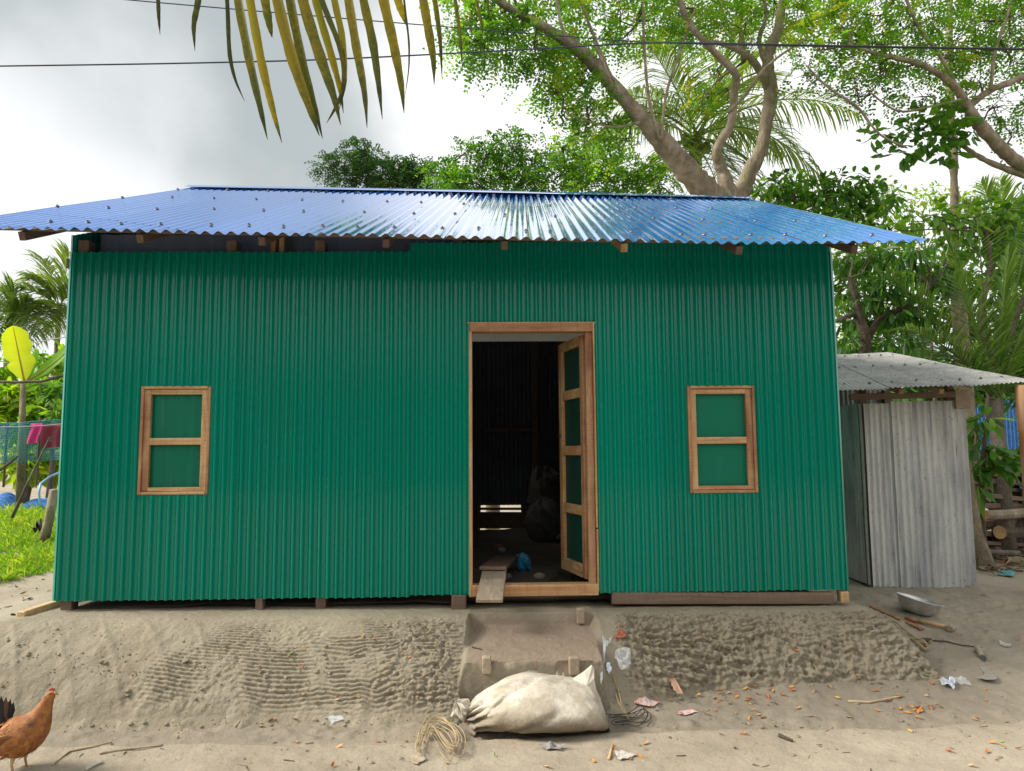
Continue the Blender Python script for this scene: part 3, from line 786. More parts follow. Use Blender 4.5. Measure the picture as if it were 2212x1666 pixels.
add_limb([(1340, 205, 7), (1300, 120, 6), (1268, 40, 5), (1240, -30, 4)], 9.8, 9.4, 'branch')
add_limb([(1325, 190, 7), (1298, 125, 6), (1283, 90, 4)], 9.7, 9.5, 'branch')
add_limb([(1235, 95, 7), (1215, 60, 6), (1200, -10, 5)], 9.2, 9, 'branch')
add_limb([(1380, 265, 6), (1330, 275, 4), (1270, 262, 3), (1215, 240, 2)], 10.2, 9.6, 'branch')
add_limb([(1660, 150, 8), (1640, 90, 8), (1655, 30, 7), (1640, -40, 5)], 11.2, 10.8, 'branch')
ALLB = np.concatenate(BR)
LV = Leaves(); tw = MB()
KS = 1.2
def rainclump(u, v, rpx, y, k, tint, sp=.2):
    y = y+.35; c = at(u, v, y); r = rpx*px_m(y)
    clump_pinnate(LV, c, r*1.05, int(k*KS), L=.31, n=7, ll=.072, lw=.04, tint=tint+.06, spread=sp); twigs(tw, c, r, ALLB, 9)
for a in [(1010, 45, 55, 8.8, 60, .45), (1060, 90, 60, 8.9, 75, .4), (1120, 75, 55, 9, 55, .45), (1020, 110, 40, 8.8, 34, .4), (1155, 115, 40, 9.1, 26, .35),
          (1165, 160, 38, 9.3, 32, .5), (1195, 190, 45, 9.4, 60, .55), (1215, 130, 45, 9.6, 55, .6), (1250, 165, 45, 9.8, 55, .5), (1265, 225, 45, 9.7, 48, .5), (1290, 265, 50, 10, 50, .45), (1240, 290, 28, 9.8, 15, .4), (1330, 310, 45, 10.2, 40, .5),
          (1080, 15, 60, 8.8, 55, .45), (1210, 20, 70, 9.3, 80, .6), (1300, 30, 75, 9.8, 95, .55), (1390, 40, 80, 10.2, 95, .5), (1470, 30, 80, 10.4, 95, .55), (1545, 30, 80, 10.6, 95, .6), (1610, 40, 70, 10.8, 75, .55),
          (1440, 90, 45, 11.5, 22, .5), (1535, 170, 48, 12, 46, .66), (1510, 225, 42, 12, 34, .7), (1550, 215, 36, 12.2, 22, .5), (1330, 90, 45, 10.5, 24, .5),
          (1680, 30, 60, 11.3, 60, .5), (1750, 40, 60, 11.3, 65, .7), (1560, -60, 110, 10.8, 130, .5), (1400, -80, 110, 10.4, 130, .5), (1250, -80, 100, 9.6, 110, .5), (1100, -70, 90, 9, 80, .5), (1690, -70, 100, 11.2, 120, .5), (1500, -160, 120, 10.8, 100, .5), (1320, -170, 120, 10, 100, .5), (1650, -170, 120, 11.4, 100, .5)]:
    rainclump(*a)
LV.build('crown', G_RAIN, T); tag(tw.build('twigs', M_twig, T), kind='stuff')

# --- trees along the back of the ridge
def ridge_tree(label, clumps, y, mat, base_u, kind='fine', tint=.4, name='leafy_tree', group=None):
    b = at(base_u, 430, y); b[2] = 0
    t = thing(name, label, 'tree', tuple(b), group)
    lv = Leaves(); m = MB(); tp = at(base_u, 420, y)
    stem = [b, b*.5+tp*.5+np.array([.06, 0, 0]), tp]
    m2 = MB(); m2.tube(stem, [.13, .1, .06], 8); m2.build('trunk', M_bark, t, True)
    src = np.array([tp, tp+np.array([.05, 0, .2]), b*.3+tp*.7])
    for (u, v, rp, k) in clumps:
        yy = y+RNG.normal()*.25; c = at(u, v, yy); r = rp*1.12*px_m(yy)
        if kind == 'fine': clump_pinnate(lv, c, r, int(k*1.0), L=.26, n=7, ll=.07, lw=.038, tint=tint+.04)
        else: clump_blade(lv, c, r, k, L=.17, W=.07, tint=tint)
        twigs(m, c, r, src, 3, .014); src = np.vstack([src, c])
    lv.build('crown', mat, t); tag(m.build('twigs', M_twig, t), kind='stuff'); return t
ridge_tree('dark tree with round leaf tufts left of the others above the ridge',
           [(710, 358, 24, 75), (745, 352, 20, 40), (768, 325, 22, 75), (800, 342, 27, 95), (770, 350, 22, 55), (745, 385, 28, 70), (785, 392, 36, 130), (830, 372, 30, 120), (868, 372, 34, 140), (905, 375, 32, 130), (850, 400, 40, 150), (930, 395, 34, 120), (780, 420, 40, 100), (890, 415, 40, 110)], 16, G_DARK, 840, tint=.12)
ridge_tree('mid green tree with airy feathered sprays above the middle of the ridge',
           [(960, 375, 34, 80), (985, 398, 36, 90), (1010, 325, 24, 30), (1045, 345, 34, 42), (1060, 318, 26, 30), (1105, 318, 34, 50), (1120, 300, 22, 22), (1090, 355, 36, 60), (1040, 390, 44, 95), (1100, 395, 46, 95), (1155, 350, 34, 45), (1150, 385, 40, 70), (1180, 330, 26, 26), (1000, 420, 40, 80), (1120, 420, 45, 80)], 12.5, G_RAIN, 1060, tint=.20)
ridge_tree('bright green bushy tree in front of the coconut palm above the ridge',
           [(1215, 320, 26, 26), (1240, 300, 22, 18), (1225, 360, 36, 60), (1190, 395, 40, 80), (1260, 370, 42, 75), (1300, 340, 44, 60), (1390, 360, 40, 36), (1330, 380, 48, 90), (1270, 405, 40, 80), (1400, 395, 48, 85), (1440, 370, 34, 45), (1350, 420, 50, 80)], 12.2, G_BRIGHT, 1320, tint=.22)

# --- coconut palms
def frond(name, par, p0, p1, sag, ll, n=46, mat=None, hang=.5, tint=.45, w=.035, up=(0, 0, 1), stub=.1):
    """rachis arcs from p0 to p1; leaflets hang to both sides"""
    p0 = np.array(p0); p1 = np.array(p1); t = np.linspace(0, 1, 18)[:, None]
    L = np.linalg.norm(p1-p0)
    C = p0*(1-t)+p1*t + np.array([0, 0, 1.0])*(4*sag*L*t*(1-t))
    V = []; F_ = []; T_ = []
    m = MB(); m.tube(C, np.linspace(.022, .004, 18)*max(1, L/2.5), 5, False)
    V += m.v; F_ += m.f; T_ += [tint+.25]*len(m.v)
    for i in range(n):
        f = stub + (1-stub)*i/(n-1)
        x = f*17; a = min(int(x), 16); c = C[a]*(1-(x-a))+C[a+1]*(x-a); tg = unit(C[a+1]-C[a])
        sd = unit(np.cross(tg, np.array(up)+.001))
        l = ll*(.45+.55*math.sin(PI*min(1, f*.75+.18)))*(.85+.3*random.random())*(1 if f < .85 else 1-.5*(f-.85)/.15)
        for sg in (-1, 1):
            d0 = unit(sd*sg*.95 + tg*(.45+.4*f) + np.array([0, 0, .12]) + RNG.normal(size=3)*.06)
            k = 4; pts = [c]; q = c.copy(); dd = d0.copy()
            for j in range(3):
                q = q + dd*l/3; pts.append(q.copy()); dd = unit(dd + np.array([0, 0, -1.0])*hang*(.5+.5*random.random()))
            wv = unit(np.cross(d0, np.array([0, 0, 1.0]))+.25*RNG.normal(size=3)+tg*.3)
            b = len(V)
            for j, (pp, ww) in enumerate(zip(pts, (.55, 1, .75, .05))):
                V += [tuple(pp-wv*w*ww*.5), tuple(pp+wv*w*ww*.5)]
            tt = tint+.12*random.gauss(0, 1)
            T_ += [tt]*8
            F_ += [(b+2*j, b+2*j+1, b+2*j+3, b+2*j+2) for j in range(3)]
    me = bpy.data.meshes.new(name); me.from_pydata([tuple(map(float, v)) for v in V], [], F_); me.update()
    a = me.attributes.new('tint', 'FLOAT', 'POINT'); a.data.foreach_set('value', np.clip(np.array(T_, np.float32), 0, 1))
    return link_mesh(name, me, mat or G_PALM, par)
PB = at(1500, 300, 13.5)
T = thing('coconut_palm', 'coconut palm with hanging fronds behind the forked rain tree', 'palm', (PB[0], PB[1], 0))
m = MB(); m.tube([(PB[0]+.1, PB[1], 0), (PB[0]+.12, PB[1], 2.5), (PB[0], PB[1], PB[2]-.1)], [.17, .14, .12], 10); m.build('trunk', M_palmtrunk, T, True)
for (u, v, y, sag, hg) in [(1235, 370, 12.2, .24, .9), (1300, 215, 12.3, .14, .9), (1395, 90, 12.6, .07, .7), (1480, 10, 13.8, .02, .2), (1600, 20, 14, .03, .3), (1740, 60, 13.5, .10, .4), (1855, 245, 13, .17, .9), (1790, 400, 12.6, .22, .8), (1640, 470, 12.0, .16, .6),
                           (1400, 470, 12.3, .18, .5), (1330, 290, 14.8, .15, .5), (1650, 180, 15, .12, .5), (1700, 330, 14.6, .16, .7), (1560, 430, 12.4, .1, .6)]:
    frond('frond', T, PB+RNG.normal(size=3)*.05, at(u, v, y), sag, 1.05, 60, hang=hg, tint=.55+.12*random.random(), w=.034)
for k in range(5):
    c = PB+np.array([random.uniform(-.25, .2), -.2+random.uniform(-.1, .1), -.1-.2*random.random()])
    m = MB(); m.tube([c+np.array([0, 0, .13]), c+np.array([0, 0, .09]), c, c+np.array([0, 0, -.09]), c+np.array([0, 0, -.13])], [.02, .08, .10, .08, .02], 8); m.build('coconut', simple('green_coconut', (.12, .15, .03), .45, .2) if k == 0 else bpy.data.materials['green_coconut'], T, True)

LS = .64; KS = .88
# --- the big tree reaching in from the right, and the thin trunk beside it
tb = at(2330, 520, 11); tb[2] = .2
T = thing('spreading_tree', 'spreading tree with curved limbs and airy fine leaves reaching in over the shed', 'tree', tuple(tb))
BR = []
m = MB(); top = at(2290, 400, 11); m.tube([tb, tb*.5+top*.5+np.array([.1, 0, 0]), top], [.30, .25, .2], 10); m.build('trunk', M_bark, T, True)
add_limb([(2290, 405, 28), (2212, 362, 23), (2160, 318, 22), (2115, 268, 20), (2085, 225, 16), (2060, 185, 13), (1995, 142, 10), (1900, 118, 7), (1830, 95, 4)], 11, 9.8)
add_limb([(2120, 272, 12), (2092, 240, 13), (2100, 225, 13), (2140, 195, 12), (2212, 165, 11), (2290, 120, 8)], 10.8, 10.2)
add_limb([(2280, 402, 12), (2190, 372, 11), (2120, 342, 9), (2075, 312, 7), (2050, 295, 5)], 11, 10.5)
add_limb([(2070, 195, 7), (2030, 120, 7), (1985, 60, 6), (1950, -20, 5)], 10.4, 10, 'branch')
add_limb([(1960, 320, 3), (1900, 290, 4), (1850, 230, 5), (1790, 190, 4), (1740, 140, 3)], 10, 9.6, 'branch')
add_limb([(2140, 195, 6), (2150, 110, 6), (2180, 20, 5), (2190, -60, 4)], 10.4, 10.4, 'branch')
add_limb([(2075, 215, 5), (2010, 230, 4), (1940, 240, 4), (1880, 200, 3)], 10.3, 9.8, 'branch')
ALLB = np.concatenate(BR); LV = Leaves(); tw = MB()
for a in [(1760, 110, 55, 9.8, 40, .5), (1740, 165, 40, 9.7, 14, .3), (1800, 60, 70, 9.9, 105, .72), (1860, 30, 70, 9.9, 100, .65), (1830, 130, 55, 9.8, 60, .55), (1890, 100, 60, 9.9, 75, .55), (1900, 170, 55, 9.9, 45, .45), (1850, 190, 45, 9.8, 22, .35),
          (1950, 60, 70, 10, 80, .5), (1960, 140, 60, 10, 60, .45), (1980, 210, 50, 10, 32, .4), (2020, 40, 70, 10.2, 85, .5), (2040, 120, 60, 10.3, 60, .45), (2090, 60, 70, 10.4, 85, .5), (2110, 140, 60, 10.4, 52, .42), (2160, 60, 70, 10.5, 85, .5), (2180, 140, 60, 10.5, 50, .4), (2215, 90, 70, 10.6, 75, .5),
          (2150, 230, 50, 10.5, 26, .35), (2200, 230, 60, 10.6, 50, .4), (2180, 280, 40, 10.6, 26, .4), (2090, 190, 40, 10.4, 20, .4), (2140, 20, 80, 10.6, 80, .45), (1900, -60, 110, 10, 130, .5), (2050, -60, 110, 10.3, 130, .5), (2190, -60, 110, 10.6, 130, .5), (1790, -60, 90, 9.9, 100, .6), (1850, -160, 130, 10.2, 130, .5), (2050, -170, 130, 10.4, 130, .5), (2250, -150, 130, 10.8, 120, .5), (2280, 60, 90, 10.8, 90, .5)]:
    rainclump(*a)
LV.build('crown', G_RAIN, T); tag(tw.build('twigs', M_twig, T), kind='stuff')

tb = at(2062, 470, 12.5); tb[2] = .2
T = thing('slender_tree', 'straight slender trunk wrapped with large oval climbing leaves right of the roof', 'tree', tuple(tb))
BR = []
m = MB(); Q = limb(m, [(2064, 560, 15), (2062, 420, 13), (2058, 300, 14), (2052, 200, 13), (2050, 100, 12), (2052, 0, 11), (2055, -90, 9)], 12.5, 12.3)
m.tube([tb, Q[0]], [.16, .12], 10); m.build('trunk', M_bark, T, True)
LV = Leaves()
for (u, v, rp, k, tn) in [(2030, 290, 42, 46, .4), (2060, 250, 38, 40, .5), (2000, 310, 36, 26, .35), (1955, 325, 30, 16, .4), (1925, 285, 26, 12, .55), (1890, 292, 26, 10, .6), (1970, 268, 34, 20, .5), (2075, 205, 26, 14, .8), (2000, 250, 36, 26, .6), (1868, 300, 16, 6, .55), (2040, 330, 40, 30, .35), (2090, 290, 24, 12, .4), (1905, 330, 20, 6, .4)]:
    clump_blade(LV, at(u, v, 10.6), rp*px_m(10.6), k, L=.20, W=.12, tint=tn, spread=.12, droop=.2, hang=.1)
LV.build('climber_leaves', G_BROAD, T)

LS = 1.0
# --- shrubs and small trees right of the house
def bush(name, label, cat, base_uv, y, clumps, mat, L, W, tint, k_scale=1.0, droop=.3, hang=.2, stems=None, spread=.2, group=None):
    b = at(base_uv[0], base_uv[1], y); b[2] = float(ground_h(b[0], b[1]))
    t = thing(name, label, cat, tuple(b), group)
    lv = Leaves(); m = MB(); src = [b+np.array([0, 0, .4])]
    for st in (stems or []):
        src += list(limb(m, st, y, y-.3, 7))
    if not stems:
        tp = at(base_uv[0], np.mean([c[1] for c in clumps]), y); m.tube([b, b*.6+tp*.4+np.array([.05, .02, 0]), tp], [.06, .045, .025], 7); src += [tp, b*.5+tp*.5]
    src = np.array(src)
    for (u, v, rp, k) in clumps:
        yy = y+RNG.normal()*.3; c = at(u, v, yy); r = rp*px_m(yy)
        clump_blade(lv, c, r, int(k*k_scale*1.7), L=L, W=W, tint=tint+.05, droop=droop, hang=hang, spread=spread); twigs(m, c, r, src, 2, .010)
    tag(m.build('branches', M_twig, t), kind='stuff'); lv.build('foliage', mat, t); return t
bush('broadleaf_tree', 'dense dark broadleaf tree just behind the right end of the blue roof', 'tree', (1760, 600), 11.5,
     [(1680, 395, 30, 60), (1720, 400, 40, 100), (1770, 410, 40, 100), (1820, 400, 44, 90), (1870, 395, 36, 50), (1700, 435, 44, 120), (1760, 450, 48, 130), (1830, 440, 48, 120), (1890, 430, 40, 70), (1810, 480, 44, 110), (1880, 480, 44, 90), (1640, 410, 24, 40), (1930, 420, 30, 24), (1700, 480, 44, 90)], G_BROAD, .18, .07, .33, .75)
bush('shrub', 'tall sunlit shrub with big bright leaves at the right edge above the shed', 'shrub', (2080, 900), 10.6,
     [(1960, 478, 32, 26), (2010, 470, 30, 24), (2040, 455, 30, 30), (1930, 500, 34, 34), (2080, 480, 44, 60), (2130, 460, 48, 70), (2180, 470, 48, 80), (2110, 520, 50, 80), (2170, 530, 50, 90), (2215, 560, 48, 70), (2140, 580, 44, 60), (2060, 530, 36, 36), (2200, 430, 40, 50), (2215, 620, 40, 44), (2215, 500, 44, 60), (2250, 540, 50, 60), (2190, 660, 40, 24)], G_BROAD, .19, .085, .55, .72,
     stems=[[(2135, 900, 9), (2145, 800, 9), (2120, 720, 8), (2125, 640, 7), (2140, 580, 6), (2130, 500, 4)], [(2140, 830, 7), (2180, 740, 6), (2210, 640, 5)]])
bush('mango_tree', 'small mango tree with long drooping leaves behind the grey shed', 'tree', (1870, 860), 9.3,
     [(1830, 560, 36, 44), (1880, 560, 40, 56), (1930, 545, 40, 50), (1980, 540, 36, 40), (1830, 620, 36, 46), (1875, 630, 40, 60), (1920, 610, 44, 70), (1975, 600, 40, 50), (1840, 690, 34, 46), (1890, 690, 38, 56), (1940, 670, 42, 64), (1990, 660, 36, 40), (1835, 740, 30, 40), (1900, 745, 34, 40), (1850, 590, 40, 40), (2020, 590, 34, 30), (1960, 720, 36, 36), (2040, 560, 34, 28)], G_BROAD, .20, .055, .22, .66, hang=.45,
     stems=[[(1868, 860, 14), (1872, 760, 13), (1862, 700, 10), (1850, 650, 8), (1835, 600, 6)], [(1870, 740, 9), (1900, 690, 7), (1960, 660, 6), (2010, 620, 4)], [(1862, 700, 7), (1845, 680, 6), (1815, 690, 5)]], spread=.22)
bush('leafy_tree', 'pale green feathery tree line in the gap above the shrubs on the right', 'tree', (2000, 640), 18,
     [(1900, 415, 40, 80), (1950, 440, 44, 90), (2010, 425, 36, 80), (2060, 440, 40, 90), (2120, 420, 36, 70), (1850, 470, 44, 80), (1930, 520, 60, 150), (2030, 540, 60, 150), (1870, 580, 60, 140), (1960, 640, 60, 140), (2060, 650, 60, 140), (1860, 720, 60, 140), (2150, 720, 60, 120), (1800, 540, 50, 100), (1800, 650, 50, 100)], G_RAIN, .16, .06, .62)
bush('broadleaf_tree', 'dim dense broadleaf tree filling the gap between the mango tree and the palm', 'tree', (2080, 900), 13,
     [(1840, 560, 50, 90), (1920, 560, 50, 90), (2000, 580, 50, 90), (2080, 600, 50, 90), (2160, 620, 50, 90), (1850, 650, 50, 90), (1930, 660, 50, 90), (2010, 680, 50, 90), (2090, 690, 50, 90), (2170, 700, 50, 90), (2230, 720, 50, 80), (1850, 740, 50, 80), (1930, 750, 50, 80), (2010, 770, 50, 80), (2090, 780, 50, 90), (2170, 790, 50, 90), (2240, 800, 50, 80), (2120, 850, 40, 60), (2200, 860, 40, 50)], G_BROAD, .20, .085, .34)
bush('shrub', 'dark low shrub between the woodpile and the shed wall', 'shrub', (2150, 1100), 9.6,
     [(2110, 930, 28, 26), (2130, 990, 36, 50), (2180, 1010, 36, 50), (2220, 1000, 36, 44), (2110, 1040, 34, 40), (2160, 1050, 34, 44), (2210, 1060, 34, 40), (2240, 950, 30, 24)], G_DARK, .18, .07, .45)
# young coconut palms by the shed
def ground_palm(label, uv, y, tips, ll, tint, w=.03):
    b = at(uv[0], uv[1], y); gb = b.copy(); gb[2] = float(ground_h(b[0], b[1]))
    t = thing('young_palm', label, 'palm', tuple(gb))
    m = MB(); m.tube([gb, gb*.5+b*.5, b], [.12, .10, .07], 9); m.build('trunk', M_palmtrunk, t, True)
    for (u, v, yy, sag, hg) in tips: frond('frond', t, b+RNG.normal(size=3)*.03, at(u, v, yy), sag, ll, 44, hang=hg, tint=tint+.1*random.random(), w=w)
    return t
ground_palm('young coconut palm with long arching fronds rising behind the shed roof', (2150, 860), 8.9,
            [(1915, 590, 8.9, .05, .25), (1940, 710, 8.8, .12, .3), (2040, 490, 9.2, .03, .2), (2110, 470, 9.4, .02, .15), (2225, 500, 9.3, .04, .2), (2320, 640, 9, .1, .3), (1975, 800, 8.75, .12, .4), (2060, 600, 8.7, .06, .25), (2230, 690, 8.7, .1, .3), (2280, 820, 8.7, .15, .4), (2180, 540, 8.8, .05, .2)], .62, .22, .021)
ground_palm('distant palm tips showing above the shrubs at the right edge', (2190, 620), 17,
            [(2080, 440, 17, .12, .3), (2120, 395, 17, .08, .2), (2160, 385, 17, .06, .2), (2215, 420, 17, .12, .3), (2260, 480, 16.5, .15, .4)], .75, .45, .05)

# --- left of the house: palms, banana, hedge, net, clothes, grass
for (lab, uv, y, tips, ll) in [
    ('coconut palm half hidden by the left wall with fronds against the white sky', (128, 660), 24, [(95, 562, 24, .12, .4), (150, 545, 24, .08, .4), (60, 600, 23.5, .16, .5), (10, 622, 23, .14, .5), (90, 700, 23, .16, .6), (170, 620, 24, .1, .4), (60, 740, 22.5, .2, .6), (30, 690, 23, .2, .5), (140, 730, 23, .1, .5), (110, 600, 25, .12, .5)], 1.3),
    ('darker coconut palm cut by the left picture edge', (20, 690), 22, [(-60, 640, 22, .14, .5), (30, 625, 22, .1, .4), (70, 650, 22, .14, .5), (85, 720, 21.5, .2, .5), (40, 760, 21, .2, .6), (-30, 740, 21, .2, .6), (-40, 600, 22, .1, .4), (5, 650, 23, .1, .5)], 1.2)]:
    ground_palm(lab, uv, y, tips, ll, .42 if 'darker' in lab else .58, .06)  # lighter frond tint paints haze over the farther palm
M_vein = simple('leaf_midrib', (.30, .22, .04), .5, .2, 10, 0)
def banana_leaf(par, p0, p1, wid, bow, tint, face, notch=0):
    p0 = np.array(p0); p1 = np.array(p1); n = 44; L = np.linalg.norm(p1-p0); d = unit(p1-p0)
    face = unit(np.array(face)-d*np.dot(face, d)); sd = np.cross(d, face)
    t = np.linspace(0, 1, n); V = []; T_ = []
    for x in t:
        c = p0+(p1-p0)*x + face*bow*L*4*x*(1-x)*-1
        w = wid*float(np.interp(x, [0, .08, .28, .6, .84, .95, 1], [.10, .42, .92, 1, .84, .50, .06]))*(1+.10*(random.random()-.5))
        k = (1-.16*math.exp(-((x-.50)/.08)**2)) if notch else 1
        V += [c+sd*w*.5*k*(1+.05*math.sin(x*23))+face*.10*w, c+sd*w*.25*k+face*.03*w, c, c-sd*w*.25+face*.03*w, c-sd*w*.5*(1-(.3*math.exp(-((x-.35)/.05)**2) if notch else 0))+face*.10*w]
        q_ = .045*random.gauss(0, 1)*(1 if int(x*43) % 2 else .3); T_ += [tint-.08+q_, tint+q_, tint+.16, tint+q_*.7, tint-.08+q_]
    Q = np.array([[i*5+j, i*5+j+1, (i+1)*5+j+1, (i+1)*5+j] for i in range(n-1) for j in range(4)])
    lf = quad_mesh('leaf', np.array(V), Q, G_BANANA, par, True, np.clip(T_, 0, 1))
    m = MB(); m.tube([np.array(V[i*5+2])-face*.006 + face*.012 for i in range(0, n, 3)], np.linspace(.014, .004, len(range(0, n, 3))), 6); m.build('midrib', M_vein, lf, True)
b = at(52, 960, 12.0); b[2] = float(ground_h(b[0], b[1]))
T = thing('banana_plant', 'banana plant with one upright yellow leaf and a green leaf left of the house', 'plant', tuple(b))
m = MB(); tp = at(50, 830, 12); m.tube([b, b*.5+tp*.5, tp], [.075, .06, .04], 9); m.build('stem', bark('banana_stem', (.12, .10, .05), (.22, .18, .09), (.3, .28, .12), (.12, .16, .04)), T, True)
vw = -ray(50, 800)
banana_leaf(T, at(52, 822, 12), at(28, 704, 11.9), .43, .03, .97, vw, 1)
banana_leaf(T, at(62, 822, 12), at(165, 735, 11.7), .30, .05, .30, vw+np.array([0, 0, .9]))
banana_leaf(T, at(58, 825, 12.1), at(80, 755, 12.3), .12, .02, .2, vw)
bush('shrub', 'dark leaved shrub right beside the left house wall under the banana leaf', 'shrub', (110, 960), 12.6,
     [(100, 850, 22, 50), (125, 845, 22, 50), (115, 875, 24, 50), (90, 835, 16, 30), (130, 890, 20, 36)], G_BROAD, .20, .09, .45)
for (lab, u, y, cl, tn) in [
    ('sunlit yellow green hedge shrub below the yellow banana leaf', 50, 13.4, [(10, 850, 34, 70), (50, 880, 34, 70), (85, 890, 30, 60), (20, 895, 34, 70), (120, 905, 30, 60), (60, 850, 24, 40), (40, 925, 40, 70), (100, 930, 36, 60), (0, 930, 36, 60)], .62),
    ('pale green hedge shrub at the left picture edge behind the blue net', -10, 15, [(-20, 830, 40, 70), (20, 830, 34, 60), (-10, 790, 34, 50), (60, 800, 40, 60), (120, 810, 40, 60), (90, 780, 34, 40), (130, 770, 34, 40)], .45),
    ('low brownish undergrowth along the ground behind the net', 60, 14.2, [(0, 975, 36, 60), (40, 980, 36, 60), (80, 985, 34, 60), (120, 985, 34, 60), (20, 1010, 30, 44), (60, 1012, 30, 44), (100, 1012, 30, 44), (140, 1010, 30, 40)], .8)]:
    bush('shrub', lab, 'shrub', (u, 1000), y, cl, G_BRIGHT, .22, .11, tn, spread=.2)
frond_y = at(150, 905, 12.4)
T = thing('fern_frond', 'yellow green feathered frond just above the hanging clothes', 'plant', tuple(at(150, 960, 12.4)))
frond('frond', T, at(160, 930, 12.4), at(85, 880, 12.2), .05, .26, 26, G_BRIGHT, .25, .85, .035)
# far woods, one mass along the horizon
LV = Leaves()
BELT = [at(u, v, y) for (u, v, y) in [(-500, 930, 45), (-380, 920, 45), (-260, 900, 42), (-140, 905, 42), (-60, 890, 40), (20, 880, 40), (90, 870, 40), (150, 880, 40), (210, 880, 40), (280, 900, 40), (1790, 840, 34), (1860, 820, 34), (1930, 800, 34), (2000, 800, 32), (2070, 820, 32), (2140, 810, 32), (2210, 800, 32), (2300, 830, 34), (2420, 850, 36), (2540, 860, 38), (1500, 840, 40), (1650, 830, 40), (700, 860, 45), (900, 860, 45), (1100, 860, 45), (1300, 850, 45), (400, 880, 45), (550, 870, 45)]]
BELT += [np.array([22*math.sin(a)*1.2, -22*math.cos(a)-2, 4.6+1.3*math.sin(a*7)]) for a in np.linspace(-1.9, 1.9, 34)]
for c in BELT:
    for q in range(5):
        cc = c+np.array([RNG.normal()*1.0, RNG.normal()*1.0, 0]); cc[2] = .6+ (c[2]+.5)*q/4.2
        clump_blade(LV, cc, 1.8, 230, L=.5, W=.28, tint=.55, spread=.25)
tag(LV.build('far_woods', G_DARK, None), 'dense dark green belt of far trees behind the yard', 'trees', None, 'stuff')

# grass bank left of the house
k = 26000
gxp = RNG.uniform(-8.5, -3.15, k); gyp = 7.6 + 4.6*RNG.random(k)**1.15
ok = (gyp > 8.0 + .45*np.sin(gxp*2.3)) & (gxp > -1.02*gyp*.78 - .3) & ~((gyp > 11.2) & (RNG.random(k) < .55))
gxp, gyp = gxp[ok], gyp[ok]; k = len(gxp); gz = ground_h(gxp, gyp)
LV = Leaves(); tf = fbm(gxp*1.8, gyp*1.8, 3, 3)
base = np.stack([gxp, gyp, gz-.01], 1); d = np.stack([RNG.normal(size=k)*.45, RNG.normal(size=k)*.4, np.ones(k)], 1)
LV.blades(base, d, np.stack([np.ones(k), RNG.normal(size=k)*.6, np.zeros(k)], 1), (.10+.14*RNG.random(k))*(1+1.2*tf), .012+.009*RNG.random(k), .55+.7*tf+.2*RNG.normal(size=k), .1, .35)
tag(LV.build('grass', G_GRASS, None), 'bright green grass on the low bank left of the house', 'grass', None, 'stuff')

k = 420; LV = Leaves(); gxp = RNG.uniform(-6.2, -3.1, k); gyp = RNG.uniform(4.9, 8.4, k); gz = ground_h(gxp, gyp)+.008
LV.blades(np.stack([gxp, gyp, gz], 1), RNG.normal(size=(k, 3))*np.array([1, 1, .2]), RNG.normal(size=(k, 3)), .03+.06*RNG.random(k), .012+.02*RNG.random(k), RNG.random(k)**1.6)
tag(LV.build('leaf_litter', leafmat('litter_chips', [(0, (.05, .04, .03)), (.5, (.14, .11, .07)), (1, (.40, .30, .10))], 0, .8), None), 'dark leaf litter strewn over the mud left of the house', 'litter', None, 'stuff')
# net fence, washing line and clothes
M_net = NT('blue_net')
M_net.set(Base_Color=M_net.ramp(M_net.noise(1.1, 4), [(.35, (.02, .20, .45)), (.65, (.06, .36, .30))]), Roughness=.6)
def net_mesh(name, fn, nu, nv, r, mat, par=None):
    """knotted netting: thin strands along both directions of a sheet fn(a,b)"""
    m = MB()
    for i in range(nu+1): m.tube([fn(i/nu, b) for b in np.linspace(0, 1, 10)], r, 3, False)
    for j in range(nv+1): m.tube([fn(a, j/nv) for a in np.linspace(0, 1, 14)], r, 3, False)
    return m.build(name, mat, par)
n0, n1 = at(-90, 905, 11.6), at(128, 912, 11.2)
T = thing('net_fence', 'blue green netting fence hung between stakes behind the clothes', 'fence', (float(n0[0]), float(n0[1]), .6))
def netf(a, b):
    p = n0*(1-a)+n1*a; p = p.copy(); p[2] -= b*.62 + .05*math.sin(a*PI*1.3); p[1] += .10*math.sin(a*9)*b; return p
net_mesh('netting', netf, 62, 24, .0042, M_net.m, T)
for a in (.12, .48, .80):
    p = netf(a, 0); m = MB(); m.tube([(p[0], p[1]+.03, p[2]-1.0), (p[0]+.01, p[1]+.03, p[2]+.06)], .018, 6); m.build('stake', M_twig, T)
M_cord = simple('dark_cord', (.03, .03, .035), .5, .1, 5, 0)
la, lb = at(-60, 920, 11.0), at(150, 914, 10.8)
m = MB(); tt = np.linspace(0, 1, 12)[:, None]; m.tube(la*(1-tt)+lb*tt-np.array([0, 0, .12])*4*tt*(1-tt)*.3, .006, 5)
tag(m.build('washing_line', M_cord), 'dark washing line carrying the red clothes', 'line')
def cloth(name, lab, u0, u1, v0, v1, y, col, fold):
    x0, x1 = at(u0, v0, y), at(u1, v0, y); zb = at(u0, v1, y)[2]; H = x0[2]-zb
    a = np.linspace(0, 1, 22); bb = np.linspace(-.55, 1, 22); A, B = np.meshgrid(a, bb)
    ab = np.abs(B); low = np.where(B < 0, .9, 1.0)
    X = x0[0]+(x1[0]-x0[0])*A + .02*np.sin(ab*4+fold)
    Y = y + np.where(B < 0, .012, -.012)*np.minimum(1, ab*8) + .018*np.sin(A*9+fold+ab*2)*ab
    Z = x0[2]+.008 - H*ab*(1+.05*np.sin(A*3+fold))
    tag(grid_mesh(name, X, Y, Z, simple('cloth_'+str(fold), col, .85, .15, 6, .3, 120)), lab, 'cloth')
